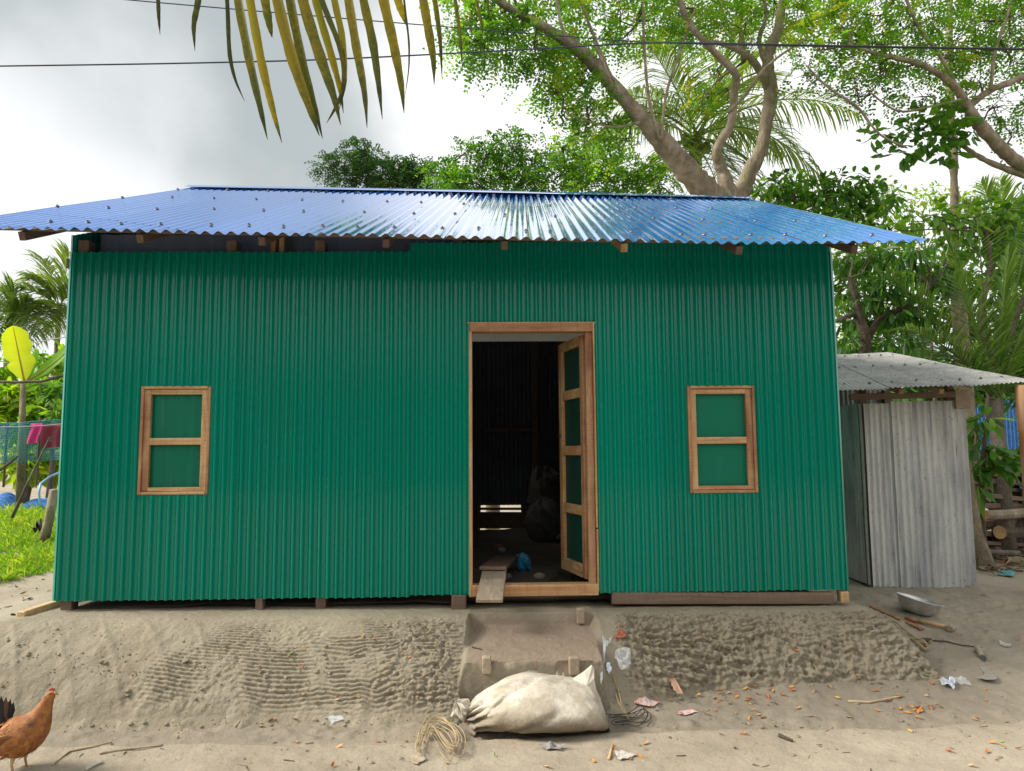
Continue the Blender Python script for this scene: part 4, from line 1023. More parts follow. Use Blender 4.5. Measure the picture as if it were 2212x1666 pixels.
cloth('hanging_cloth', 'bright magenta cloth on the washing line', 64, 90, 915, 958, 10.95, (.48, .03, .17), 1)
cloth('hanging_cloth', 'dark maroon cloth on the washing line nearest the house', 93, 140, 917, 970, 10.9, (.14, .015, .03), 3)
# heap of blue net on the bank, hoop pipe, sticks, stump
h0 = at(-40, 1075, 12.6); h1 = at(128, 1035, 12.2)
def heap(a, b):
    p = h0*(1-a)+h1*a; x, y_ = p[0]+.05*math.sin(b*5), p[1]-.55+1.3*b
    z = float(ground_h(x, y_))+.03+.26*math.sin(PI*min(1, max(0, b*.9+.05)))*(.6+.4*math.sin(a*7+1))+.05*math.sin(a*17+b*6); return (x, y_, z)
M_net2 = simple('bright_blue_net', (.05, .22, .55), .55, .4, 4, 0)
T = thing('net_heap', 'heap of bright blue fishing net lying on the pale path', 'net', tuple(map(float, heap(.5, .5))))
net_mesh('netting', heap, 46, 30, .0045, M_net2, T)
A, B = np.meshgrid(np.linspace(0, 1, 30), np.linspace(0, 1, 16)); HP = np.array([[heap(a, b) for a in np.linspace(0, 1, 30)] for b in np.linspace(0, 1, 16)])
grid_mesh('folded_layer', HP[..., 0], HP[..., 1], HP[..., 2]-.02, simple('net_under', (.06, .20, .42), .8, .45, 7, .5, 60), T)
m = MB(); P_ = [at(u, v, y) for u, v, y in ((130, 1020, 10.6), (108, 1030, 10.4), (88, 1045, 10.3), (84, 1065, 10.2), (86, 1085, 10.2), (95, 1100, 10.2))]
m.tube(P_, .016, 7); tag(m.build('bent_pipe', simple('pale_blue_pipe', (.16, .36, .58), .4, .2, 4, 0), None, True), 'pale blue plastic pipe bent into a hoop in the grass', 'pipe')
m = MB(); m.tube([at(26, 1118, 9.7), at(60, 1045, 9.6), at(105, 950, 9.4)], [.022, .018, .010], 7)
for q in range(7): e = at(108+random.uniform(-8, 14), 945+random.uniform(-8, 10), 9.4); m.tube([at(103, 952, 9.4), e], [.006, .003], 4)
tag(m.build('bare_stick', M_palmtrunk, None, True), 'long thin pale stick leaning up past the clothes to a yellow tip', 'stick')
m = MB(); m.tube([at(-40, 1040, 9.3), at(10, 1008, 9.3), at(38, 986, 9.3)], [.025, .022, .012], 7); tag(m.build('bare_stick', M_twig, None, True), 'short slanting stick cut by the left picture edge', 'stick')
p = at(93, 1165, 9.6); p[2] = float(ground_h(p[0], p[1]))-.05; q = at(116, 1058, 9.5); mid = p*.5+q*.5+np.array([.02, 0, 0])
m = MB(); m.tube([p, mid, q], [.062, .058, .05], 9); tag(m.build('wooden_stump', M_bark, None, True), 'leaning grey wooden stump in the grass beside the left wall', 'stump')
m = MB(); P_ = [at(u, v, 11.2) for u, v in ((-30, 823), (30, 826), (90, 824), (135, 812))]; m.tube(P_, .022, 7); tag(m.build('bamboo_rail', M_twig, None, True), 'thin bamboo rail crossing in front of the banana stem', 'pole')
m = MB(); P_ = [at(u, v, 14) for u, v in ((-30, 742), (60, 742), (145, 728))]; m.tube(P_, .010, 5); tag(m.build('rope', simple('pale_rope', (.4, .38, .3), .8, .1, 5, 0), None), 'pale rope strung behind the yellow banana leaf', 'rope')

# --- overhead wires
M_wire = simple('black_cable', (.02, .02, .024), .45, .1, 5, 0)
def wire(pts, y, r, lab, mess=None):
    P = np.array([at(u, v, yy) for (u, v), yy in zip(pts, y)]); t = np.arange(len(P)); tt = np.linspace(0, len(P)-1, 60)
    C = np.stack([np.interp(tt, t, P[:, k]) for k in range(3)], -1)
    for _ in range(6): C[1:-1] = .25*C[:-2]+.5*C[1:-1]+.25*C[2:]
    m = MB(); m.tube(C, r, 6); return tag(m.build('overhead_wire', M_wire, None, True), lab, 'wire')
wire([(-400, 148), (0, 143), (350, 138), (700, 130), (1160, 106), (1410, 91), (1700, 97), (2212, 106), (2600, 112)], [6.0]*9, .0065, 'black cable crossing the whole sky nearly level')
wire([(-100, -38), (270, 0), (800, 45), (1160, 74), (1400, 92.5), (1560, 97), (1700, 99.5), (2212, 108.5), (2600, 114)], [6.03]*9, .0048, 'thinner black cable sloping down from the top edge to meet the level one')

# --- yellowed coconut frond hanging into the top of the picture
fy = 1.9
T = thing('hanging_frond', 'yellowed coconut frond with long ragged leaflets hanging into the top of the view', 'palm frond', tuple(at(650, -210, fy)))
m = MB(); m.tube([at(260, -150, 2.0), at(520, -205, 1.95), at(760, -215, fy), at(960, -170, fy), at(1100, -90, 1.95)], [.010, .013, .013, .009, .005], 8); m.build('rachis', M_twig, T, True)
def leaflet(pts, w, tint, dy=0.0):
    """pts: print positions from the rachis to the tip; w: width px at the middle"""
    n = len(pts); P = np.array([at(u, v, fy+dy+.05*(i/(n-1))) for i, (u, v) in enumerate(pts)], float)
    t = np.linspace(0, n-1, 22); C = np.stack([np.interp(t, np.arange(n), P[:, k]) for k in range(3)], -1)
    for _ in range(4): C[1:-1] = .25*C[:-2]+.5*C[1:-1]+.25*C[2:]
    f = np.linspace(0, 1, 22); W = .82*w*px_m(fy)*np.interp(f, [0, .2, .55, .8, .93, 1], [.7, 1, .95, .55, .22, .05])
    W *= 1+.06*np.sin(f*40+w)
    tg = unit(np.gradient(C, axis=0)); sd = unit(np.cross(tg, np.array([.25*math.sin(w), 1, 0])))
    nb = np.cross(tg, sd)
    V = np.stack([C-sd*W[:, None]*.5+nb*W[:, None]*.22, C, C+sd*W[:, None]*.5+nb*W[:, None]*.22], 1).reshape(-1, 3)
    Q = np.array([[i*3+j, i*3+j+1, (i+1)*3+j+1, (i+1)*3+j] for i in range(21) for j in range(2)])
    tt = np.interp(f, [0, .5, .8, 1], [tint, tint-.08, tint-.35, 0])[:, None]*np.ones(3) + .18*(vnoise(f*30, f*0+w, 3)-.5)[:, None]
    quad_mesh('leaflet', V, Q, G_YEL, T, True, np.clip(tt.ravel(), 0, 1))
for pts, w, tn, dy in [
    ([(330, -165), (343, 0), (344, 40), (346, 76)], 13, .12, .06), ([(445, -185), (430, 0), (418, 55), (421, 111)], 17, .18, .05), ([(475, -190), (492, 0), (495, 120), (508, 175), (529, 220)], 12, .1, .04),
    ([(490, -195), (515, 0), (540, 130), (565, 240), (578, 302)], 26, .5, 0), ([(505, -195), (540, 0), (565, 140), (592, 250), (609, 309)], 24, .8, .02), ([(540, -200), (572, 0), (582, 55), (588, 82)], 24, .45, .03),
    ([(560, -205), (600, 0), (632, 130), (672, 240), (690, 294)], 32, .78, 0), ([(590, -205), (628, 0), (655, 140), (683, 240), (697, 300)], 27, .45, .02), ([(610, -208), (652, 0), (690, 120), (722, 210), (736, 270)], 31, .6, 0),
    ([(640, -208), (690, 0), (742, 110), (747, 190), (722, 240), (705, 267)], 16, .35, .03), ([(650, -210), (680, 0), (712, 105), (735, 190), (742, 245)], 22, .85, .04), ([(690, -210), (722, 0), (742, 80), (748, 180), (732, 240)], 20, .8, .02),
    ([(720, -212), (754, 0), (772, 110), (790, 205), (793, 277)], 26, .62, 0), ([(750, -212), (784, 0), (806, 90), (818, 180), (826, 258)], 25, .5, .02), ([(790, -210), (828, 0), (850, 90), (868, 185), (873, 245)], 28, .72, 0),
    ([(820, -206), (858, 0), (868, 30), (878, 56)], 24, .75, .03), ([(850, -206), (876, 30), (884, 90), (884, 150), (872, 225)], 6, .25, .04), ([(880, -200), (914, 0), (928, 80), (937, 130), (938, 184)], 25, .62, 0),
    ([(900, -190), (940, 0), (952, 90), (955, 172)], 15, .5, .03), ([(950, -170), (983, 0), (995, 90), (999, 154)], 11, .45, .02), ([(1005, -130), (1028, 0), (1040, 50), (1043, 78)], 10, .5, .03), ([(1040, -120), (1052, 0), (1058, 35)], 8, .4, .03)]:
    leaflet(pts, w, tn, dy)

# ------------------------------------------------------------------ the grey tin shed
SB = .14
shed = thing('tin_shed', 'small weathered grey tin shed standing to the right of the green house', 'shed', (4.2, 7.2, SB))
def tin_panel(name, a, b, z0, z1, pitch, amp, mat, par, lean=0.0, seed=0, ztop=None):
    """upright corrugated sheet from plan point a to b"""
    a = np.array(a); b = np.array(b); L = np.linalg.norm(b-a); d = (b-a)/L; nn = np.array([d[1], -d[0]])
    s_ = np.arange(0, L+1e-6, pitch/8); z_ = np.linspace(0, 1, 12); S_, Z_ = np.meshgrid(s_, z_)
    zt = z1 if ztop is None else ztop
    zz = z0 + (z1-z0)*Z_
    off = amp*np.cos(2*PI*S_/pitch) + .012*fbm(S_*3+seed, zz*2, 3, seed) 
    lx = lean*(Z_)
    X = a[0]+d[0]*(S_+lx)+nn[0]*off; Y = a[1]+d[1]*(S_+lx)+nn[1]*off
    return grid_mesh(name, X, Y, zz + .01*(Z_ == 0)*fbm(S_*8, S_*0, 3, seed), mat, par)
fl = at(1885, 1268, 7.0); fr = at(2110, 1274, 6.95); tl = at(1868, 872, 7.0)
SX0, SX1 = fl[0], fr[0]; SZT = tl[2]
tin_panel('wall_sheet', (SX0, 7.0), (SX0+.30, 6.995), fl[2], SZT, .060, .011, M_galv, shed, 0, 3)
tin_panel('wall_sheet', (SX0+.27, 6.985), (SX1, 6.95), fl[2]-.01, SZT+.02, .066, .011, M_galv, shed, 0, 9)
tin_panel('side_sheet', (SX0-.02, 8.3), (SX0-.02, 7.005), fl[2]+.02, SZT, .055, .006, M_galv, shed, 0, 5)
tin_panel('side_sheet', (SX1-.03, 6.97), (SX1-.03, 8.3), fl[2], SZT-.02, .055, .006, M_galv, shed, 0, 6)
tin_panel('back_sheet', (SX1-.03, 8.3), (SX0-.02, 8.3), fl[2], SZT+.45, .055, .006, M_galv, shed, 0, 7)
m = MB(); m.beam((SX0-.02, 7.02, fl[2]-.03), (SX1+.01, 6.97, fr[2]-.035), .05, .045); m.build('base_beam', M_old[0], shed)
for (x, y) in ((SX0+.02, 7.06), (SX1-.12, 7.0), (SX0, 8.25), (SX1-.06, 8.25)):
    m = MB(); m.box((x, y, 1.16), (.075, .07, 2.05)); m.build('post', M_old[2], shed)
pt = at(2078, 858, 6.93); m = MB(); m.box((pt[0], 6.93, pt[2]-.02), (.15, .03, .19), None, .004); m.build('corner_board', M_plank, shed)
m = MB(); m.beam(at(1835, 858, 6.95), at(2060, 852, 6.93), .05, .06); m.build('eave_beam', M_old[0], shed)
for u in (1932, 2018): p = at(u, 848, 6.8); m = MB(); m.beam(p-np.array([0, .12, 0]), p+np.array([0, 1.3, .40]), .05, .05); m.build('rafter', M_red[1] , shed)
A_, B_, C_, D_ = at(1752, 846, 6.55), at(2235, 823, 6.35), at(1690, 772, 8.4), at(1916, 762, 8.6)
mid_e = at(1860, 841, 6.5)
def srf(s, t):
    e = np.stack([np.interp(s, [0, .22, .6, 1], [q[k] for q in (A_, mid_e, at(2050, 835, 6.45), B_)]) for k in range(3)], -1)
    r = C_*(1-s)[..., None]+D_*s[..., None]; t = t[..., None]
    p = e*(1-t)+r*t; p[..., 2] += .006*np.cos(2*PI*s*46) + .022*fbm(s*4, t[..., 0]*3, 3, 5)
    return p
for k, (s0, s1) in enumerate(((0, .36), (.345, .70), (.685, 1))):
    S_, T_ = np.meshgrid(np.linspace(s0, s1, 130), np.linspace(0, 1, 10)); P = srf(S_, T_); P[..., 2] += .005*(k % 2)
    sh = grid_mesh('roof_sheet', P[..., 0], P[..., 1], P[..., 2], M_galv_roof, shed)
    for tt in (.12, .55, .9):
        for q in range(3):
            ss = np.array([s0+(s1-s0)*(q+.5)/3]); p = srf(ss, np.array([tt]))[0]
            o = link_mesh('screw', SCREW, None, sh); o.matrix_basis = Matrix.Translation(Vector(p)+Vector((0, 0, .005+.005*(k % 2))))
p0 = at(2206, 832, 6.4); p1 = at(2236, 1190, 6.5); p1[2] = float(ground_h(p1[0], p1[1]))-.05
t_ = NT('bamboo_skin'); t_.set(Base_Color=t_.ramp(t_.noise(3, 5, .6, (1, 1, .4)), [(.3, (.20, .085, .035)), (.5, (.42, .20, .08)), (.7, (.50, .30, .14))]), Roughness=.5)
m = MB(); C = [p0+(p1-p0)*f for f in (0, .2, .21, .22, .45, .46, .47, .72, .73, .74, 1)]; m.tube(C, [.055, .055, .062, .055, .054, .061, .054, .053, .060, .053, .052], 10)
tag(m.build('bamboo_pole', t_.m, None, True), 'orange brown bamboo pole under the right corner of the shed roof', 'pole')
# blue tin fence far right
T = thing('tin_fence', 'bright blue tin fence seen between the leaves at the right edge', 'fence', (12.5, 15, 0))
a, b = at(2085, 980, 15), at(2420, 980, 15); z1 = at(2150, 865, 15)[2]
for k in range(4):
    q0 = a+(b-a)*k/4; q1 = a+(b-a)*(k+1)/4; tin_panel('sheet', q0[:2], q1[:2], .38, z1, .08, .009, M_blue, T, 0, k)
m = MB(); m.beam((a[0], 14.96, .92), (b[0], 14.96, .92), .05, .08); m.build('rail', M_raw[0], T)

# firewood pile
def log(name, lab, pts, y, r, mat, grp=None, cut=True):
    P = [at(u, v, y+dy) for (u, v, dy) in pts]; m = MB(); m.tube(P, r, 9); o = m.build(name, mat, None, False); tag(o, lab, 'log', grp)
    if cut:
        e = MB(); d = unit(P[0]-P[1]); e.tube([P[0]+d*.001, P[0]+d*.006], r*.93, 9); e.build('cut_end', M_raw[2], o)
    return o
log('firewood_log', 'thick pale log with a fresh cut end on the woodpile right of the shed', [(2128, 1113, 0), (2170, 1112, .12), (2240, 1105, .3)], 8.6, .062, M_bark)
log('firewood_log', 'short muddy log end lying on the ground at the right edge', [(2176, 1224, 0), (2215, 1222, .05), (2260, 1222, .1)], 8.2, .10, M_bark)
log('firewood_log', 'dark log lying under the pale log in the woodpile', [(2160, 1150, .1), (2210, 1150, .3), (2270, 1146, .5)], 8.7, .09, M_twig)
log('firewood_log', 'thin pale pole lying low in front of the woodpile', [(2096, 1192, -.2), (2150, 1194, -.1), (2200, 1196, 0)], 8.4, .035, M_palmtrunk)
for k, (u0, v0, u1, v1, w) in enumerate([(2118, 1012, 2240, 1008, .14), (2100, 1072, 2150, 1100, .10), (2112, 1150, 2180, 1160, .12), (2100, 1052, 2240, 1062, .16), (2110, 1068, 2240, 1082, .12), (2095, 1036, 2240, 1046, .10), (2120, 1172, 2250, 1178, .18), (2135, 1184, 2250, 1192, .2), (2105, 1092, 2230, 1094, .10), (2150, 1206, 2250, 1208, .16), (2130, 1024, 2250, 1026, .14), (2120, 1132, 2240, 1130, .10)]):
    yy = 8.75+.05*(k % 4); m = MB(); m.beam(at(u0, v0, yy), at(u1, v1, yy+.35), w, .045+.01*(k % 3)); o = m.build('weathered_board', M_old[0])
    tag(o, 'dark weathered board in the woodpile right of the shed', 'board', 'boards stacked in the woodpile')
for k in range(22):
    r_, c_ = divmod(k, 6); u0 = 2104+c_*24+(r_ % 2)*10+random.uniform(-5, 5); v0 = 1040+r_*44+random.uniform(-7, 7); yy = 9.0+.12*(k % 3)
    a, b = at(u0, v0, yy), at(u0+random.uniform(10, 60), v0-random.uniform(0, 8), yy+.9); rr = random.uniform(.055, .095)
    m = MB(); m.tube([a, (a+b)/2+RNG.normal(size=3)*.012, b], [rr, rr*.95, rr*.85], 9); o = tag(m.build('firewood_log', (M_twig, M_old[1], M_palmtrunk)[k % 3]), 'rough dark split log in the back rows of the woodpile', 'log', 'logs in the back of the woodpile')
    d = unit(a-b); e = MB(); e.tube([a+d*.001, a+d*.006], rr*.9, 9); e.build('cut_end', M_plank if k % 2 else M_old[2], o)
for (u0, v0, u1, v1) in ((2150, 1020, 2153, 1215), (2216, 1010, 2219, 1215)):
    m = MB(); m.beam(at(u0, v0, 8.95), at(u1, v1, 9.0), .10, .07); tag(m.build('pile_stake', M_old[2]), 'upright dark stake holding the woodpile right of the shed', 'stake', 'stakes of the woodpile')
m = MB(); P = [at(2092, 1000, 8.0), at(2100, 1080, 8.0), at(2108, 1150, 8.0), at(2130, 1205, 7.9)]; P[-1][2] = float(ground_h(P[-1][0], P[-1][1]))-.03
m.tube(P, [.03, .05, .07, .11], 9); tag(m.build('tree_stem', M_bark, None, True), 'brown leaning stem rooted at the right foot of the shed', 'stem')
k = 420; LV = Leaves(); uu = RNG.uniform(2095, 2300, k); vv = 1130+110*RNG.random(k)**.8
base = np.array([at(u, 1000, RNG.uniform(7.6, 9.4)) for u in uu]); base[:, 2] = ground_h(base[:, 0], base[:, 1])+.012+.05*RNG.random(k)
LV.blades(base, RNG.normal(size=(k, 3))*np.array([1, 1, .25]), RNG.normal(size=(k, 3)), .05+.12*RNG.random(k), .015+.03*RNG.random(k), RNG.random(k))
tag(LV.build('wood_litter', leafmat('wood_chips', [(0, (.05, .035, .02)), (.5, (.16, .11, .06)), (1, (.4, .3, .18))], 0, .8), None), 'wood chips and bark litter on the ground around the woodpile', 'litter', None, 'stuff')
LV = Leaves(); T = thing('sapling', 'leafy low sapling with drooping leaves right beside the shed wall', 'plant', tuple(at(2120, 1120, 8.1)*np.array([1, 1, 0])+np.array([0, 0, .15])))
m = MB(); Q = limb(m, [(2128, 1190, 5), (2120, 1080, 5), (2125, 980, 5), (2135, 900, 4)], 8.1, 8.0, 6); m.build('stem', M_twig, T)
for (u, v, rp, kk) in [(2120, 960, 24, 14), (2140, 985, 30, 20), (2170, 985, 30, 20), (2115, 1010, 18, 8), (2112, 1050, 14, 7), (2160, 1015, 26, 14), (2125, 910, 24, 14), (2200, 990, 24, 14)]:
    clump_blade(LV, at(u, v, 8.0), rp*px_m(8), kk, L=.22, W=.085, tint=.35, droop=.35, hang=.4)
LV.build('foliage', G_BROAD, T)

# ------------------------------------------------------------------ things lying in the yard
def c3(x, y): return ((2200+x*.3617)*.54216, (2600+y*.3617)*.54216)       # print positions read from two enlargements
def c4(x, y): return ((3400+x*.3074)*.54216, (2300+y*.3074)*.54216)
# aluminium basin
t_ = NT('aluminium'); t_.set(Base_Color=t_.ramp(t_.noise(14, 5), [(.3, (.42, .42, .40)), (.7, (.68, .68, .65))]), Metallic=.75, Roughness=t_.ramp(t_.noise(20, 4), [(.3, .28), (.7, .5)]))
p = grd(1996, 1334); D_y = p[1]; R_ = 45*px_m(D_y)
prof = [(.001, .012), (.55, .012), (.66, .03), (.80, .14), (.93, .30), (1.0, .34), (1.03, .335), (1.02, .32), (.95, .285), (.83, .12), (.68, .005), (.55, -.01), (.001, -.01)]
V = [(R_*r*math.cos(2*PI*k/36), R_*r*math.sin(2*PI*k/36), R_*h*1.9) for r, h in prof for k in range(36)]
Fc = [(i*36+k, i*36+(k+1) % 36, (i+1)*36+(k+1) % 36, (i+1)*36+k) for i in range(len(prof)-1) for k in range(36)]
me = bpy.data.meshes.new('basin'); me.from_pydata(V, [], Fc); me.update(); me.polygons.foreach_set('use_smooth', [True]*len(me.polygons))
o = link_mesh('basin', me, t_.m); o.location = (p[0], p[1]+R_*.55, p[2]+R_*.13); o.rotation_euler = (math.radians(2), math.radians(14), 0)
tag(o, 'dented aluminium basin tilted on the mud in front of the shed', 'basin')
# mallet
a, b = grd(1955, 1341, .02), grd(2054, 1363, .022)
T = thing('mallet', 'wooden mallet with a red gripped handle lying below the basin', 'mallet', tuple((a+b)/2-np.array([0, 0, .02])))
m = MB(); m.tube([a, a+(b-a)*.3], .017, 8); m.build('grip', M_red[0], T, True)
m = MB(); m.tube([a+(b-a)*.3, b], [.016, .013], 8); m.build('handle', M_raw[0], T, True)
m = MB(); d = unit(b-a); s_ = np.array([-d[1], d[0], 0]); m.tube([b-s_*.035, b-s_*.028, b+s_*.028, b+s_*.035], [.022, .03, .03, .022], 8); m.build('head', M_plank, T)
# flat board, vines, shell, twigs
a, b = grd(1882, 1313, .012), grd(1992, 1363, .012); m = MB(); m.beam(a, b, .045, .018, bev=.003); tag(m.build('flat_board', M_red[0]), 'narrow reddish board lying between the plinth corner and the basin', 'board')
def loops(name, lab, cat, pts, r, mat, n, spread, lift):
    """one long strand folded back and forth n times along a path"""
    C = []
    for k in range(n):
        off = RNG.normal(size=2)*spread; seq = pts if k % 2 == 0 else pts[::-1]
        for (u, v) in seq:
            q = grd(u+off[0]+RNG.normal()*spread*.2, v+off[1]*.6+RNG.normal()*spread*.15, lift*(.3+random.random())); C.append(q)
    C = np.array(C); t = np.arange(len(C)); tt = np.linspace(0, len(C)-1, len(C)*4)
    S_ = np.stack([np.interp(tt, t, C[:, k]) for k in range(3)], -1)
    for _ in range(5): S_[1:-1] = .25*S_[:-2]+.5*S_[1:-1]+.25*S_[2:]
    m = MB(); m.tube(S_, r, 5); return tag(m.build(name, mat, None, True), lab, cat)
M_straw = simple('dry_straw', (.40, .30, .17), .8, .35, 12, 0)
M_vine = simple('dry_vine', (.24, .17, .10), .8, .4, 12, 0)
loops('vine_bundle', 'bundle of dry brown vines lying at the right foot of the plinth', 'vines', [(1915, 1352), (1940, 1372), (1965, 1388), (1990, 1402), (2002, 1408)], .006, M_straw, 13, 6, .06)
loops('straw_coil', 'loose coil of dry straw left of the white sack', 'straw', [(905, 1640), (915, 1600), (930, 1572), (955, 1568), (985, 1590), (996, 1620), (985, 1648), (960, 1625), (940, 1585), (915, 1605)], .0022, M_straw, 9, 9, .05)
loops('root_tangle', 'tangle of thin dark roots right of the white sack', 'roots', [c3(640, 760), c3(800, 740), c3(930, 750), c3(1020, 660), c3(1085, 700), c3(1060, 790), c3(950, 850), c3(840, 800), c3(700, 830)], .0024, simple('dark_root', (.05, .04, .035), .8, .3, 10, 0), 4, 5, .03)
loops('dry_roots', 'dry pale rootlets beside the right seam of the sack', 'roots', [c3(640, 490), c3(740, 560), c3(750, 660), c3(820, 760), c3(840, 830), c3(760, 700), c3(680, 560)], .0022, M_straw, 3, 5, .03)
p = grd(*c4(950, 860), 0); m = MB(); ns = 10
V = [(.04*math.cos(2*PI*k/ns)*r, .03*math.sin(2*PI*k/ns)*r, h) for r, h in ((.3, .004), (.8, .012), (1, .035), (.9, .034), (.7, .018), (.2, .012)) for k in range(ns)]
Fc = [(i*ns+k, i*ns+(k+1) % ns, (i+1)*ns+(k+1) % ns, (i+1)*ns+k) for i in range(5) for k in range(ns)]
m.add(np.array(V)+p, Fc); tag(m.build('coconut_shell', simple('shell_brown', (.09, .06, .04), .7), None, True), 'broken dark shell half beside the vine bundle', 'shell')
# hooked knife
h0, h1 = grd(*c4(1600, 945), .022), grd(*c4(1688, 1085), .018)
T = thing('hooked_knife', 'hooked billhook knife with a pale wooden handle on the mud at right', 'knife', tuple((h0+h1)/2-np.array([0, 0, .02])))
m = MB(); m.tube([h0, h0+(h1-h0)*.1, h0+(h1-h0)*.5, h1], [.012, .021, .018, .016], 9); m.build('handle', M_plank, T, True)
m = MB(); m.tube([h0+(h1-h0)*.93, h0+(h1-h0)*1.03], .019, 9); m.build('ferrule', M_screw, T)
out = [(1630, 1090), (1690, 1095), (1735, 1190), (1800, 1260), (1850, 1320), (1866, 1370), (1830, 1396), (1730, 1390), (1640, 1362), (1578, 1326), (1645, 1328), (1698, 1302), (1702, 1270), (1660, 1200), (1628, 1140)]
P = [grd(*c4(*q)) for q in out]; n = len(P); zc = np.mean([q[2] for q in P])+.012
V = [(q[0], q[1], zc+.004) for q in P]+[(q[0], q[1], zc) for q in P]
m = MB(); m.add(V, [tuple(range(n))[::-1], tuple(range(n, 2*n))]+[(i, (i+1) % n, n+(i+1) % n, n+i) for i in range(n)])
m.build('blade', simple('worn_steel', (.42, .39, .33), .5, .25, 20, .2, 60, .5), T)

def scrap(name, lab, cat, outline, mat, lift=.012, crump=.02, seed=0, freq=22):
    """crumpled sheet lying on the ground inside an outline given in print positions"""
    P = np.array([grd(u, v) for u, v in outline]); c = P.mean(0); n = len(P); k = 7
    rim = np.concatenate([P[i]+(P[(i+1) % n]-P[i])*np.linspace(0, 1, 4)[:-1, None] for i in range(n)]); nr = len(rim)
    V = []; 
    for j in range(k):
        f = 1-j/k; q = c+(rim-c)*f; q[:, :2] += .004*RNG.normal(size=(nr, 2))
        zb = top_q(q[:, 0], q[:, 1]) if np.ptp(P[:, 2]) < .07 else np.median(P[:, 2])+.5*(q[:, 2]-np.median(P[:, 2]))
        z = zb+lift+crump*(vnoise(q[:, 0]*freq*2+seed, q[:, 1]*freq*2, seed)-.2)*(.5+.8*(1-f))+crump*.6*np.abs(fbm(q[:, 0]*freq*4, q[:, 1]*freq*4, 2, seed))
        q[:, 2] = z; V.append(q)
    V.append(np.array([[c[0], c[1], float(V[-1][:, 2].mean())]]))
    V = np.concatenate(V); Fc = [(j*nr+i, j*nr+(i+1) % nr, (j+1)*nr+(i+1) % nr, (j+1)*nr+i) for j in range(k-1) for i in range(nr)] + [((k-1)*nr+i, (k-1)*nr+(i+1) % nr, len(V)-1) for i in range(nr)]
    m = MB(); m.add(V, Fc); return tag(m.build(name, mat), lab, cat)
t_ = NT('clear_plastic'); t_.set(Base_Color=(.72, .74, .76), Roughness=.22, Alpha=.38); M_clear = t_.m
M_white = simple('white_scrap', (.46, .43, .37), .6, .15, 30, .3)
M_foil = simple('silver_foil', (.62, .66, .72), .3, .15, 30, .4, 60, .6)
t_ = NT('printed_wrapper'); t_.set(Base_Color=t_.mix(t_.ramp(t_.noise(34, 3), [(.52, 0.0), (.6, 1.0)]), (.52, .40, .37), (.60, .13, .09)), Roughness=.45); M_wrap = t_.m
M_redrag = simple('brick_red_scrap', (.34, .10, .05), .85, .35, 20, .4)
scrap('plastic_bag', 'round clear plastic bag with brown dirt inside, right of the sack', 'bag', [c3(*q) for q in ((700, 340), (740, 300), (860, 310), (880, 360), (860, 490), (760, 500), (715, 440))], M_clear, .02, .05, 3)
scrap('plastic_bag', 'crumpled clear plastic strip hanging on the mud beside the step', 'bag', [c3(*q) for q in ((530, 130), (570, 90), (610, 160), (660, 250), (640, 300), (570, 260))], M_clear, .02, .04, 4)
scrap('food_wrapper', 'torn pale pink printed wrapper on the mud right of the sack', 'wrapper', [c3(*q) for q in ((900, 570), (970, 465), (1060, 520), (1190, 560), (1110, 625), (1000, 620))], M_wrap, .008, .015, 5)
scrap('plastic_scrap', 'tiny bluish white scrap between the sack and the clear bag', 'scrap', [c3(*q) for q in ((605, 430), (640, 420), (660, 465), (610, 475))], M_foil, .01, .02, 6)
scrap('paper_scrap', 'dirty beige paper scrap lying in front of the sack at right', 'paper', [c3(*q) for q in ((690, 1095), (790, 1100), (940, 1140), (860, 1175), (740, 1205), (700, 1150))], M_white, .006, .012, 7)
scrap('rag', 'brick red crushed rag on the mud behind the clear bag', 'rag', [c3(*q) for q in ((705, 140), (760, 130), (790, 210), (830, 280), (760, 290), (700, 300), (740, 220))], M_redrag, .006, .02, 8)
scrap('plastic_scrap', 'flattened reddish scrap pressed into the foot of the right plinth', 'scrap', [c3(*q) for q in ((1210, 370), (1300, 335), (1430, 330), (1370, 385), (1350, 430), (1220, 430))], simple('faded_scrap', (.42, .24, .16), .8), .004, .008, 9)
scrap('food_wrapper', 'small red and green wrapper on the edge of the trodden path', 'wrapper', [c3(*q) for q in ((1380, 670), (1480, 650), (1600, 670), (1500, 700), (1400, 695))], M_wrap, .006, .015, 10)
scrap('dry_leaf', 'curled grey dead leaf lying against the front of the sack', 'leaf', [c3(*q) for q in ((-160, 1050), (-40, 1040), (60, 1050), (150, 1060), (80, 1090), (-80, 1090))], simple('grey_leaf', (.24, .22, .20), .8), .01, .03, 11)
scrap('foil_wrapper', 'crumpled shiny silver foil on the mud left of the hooked knife', 'foil', [c4(*q) for q in ((1110, 1360), (1150, 1345), (1220, 1380), (1310, 1370), (1335, 1430), (1300, 1500), (1240, 1440), (1150, 1440))], M_foil, .015, .05, 12, 30)
scrap('plastic_bag', 'flat clear plastic film beside the silver foil', 'bag', [c4(*q) for q in ((1310, 1330), (1400, 1300), (1480, 1340), (1535, 1415), (1400, 1410), (1320, 1370))], M_clear, .006, .015, 13)
scrap('paper_scrap', 'small white paper scrap on the mud at the right edge', 'paper', [c4(*q) for q in ((1885, 870), (1910, 840), (2050, 880), (2020, 915))], M_white, .006, .012, 14)
scrap('plastic_scrap', 'teal plastic scrap beside the muddy log at the right edge', 'scrap', [(2155, 1245), (2172, 1232), (2195, 1236), (2190, 1250)], simple('teal_plastic', (.08, .34, .36), .4), .01, .03, 15)
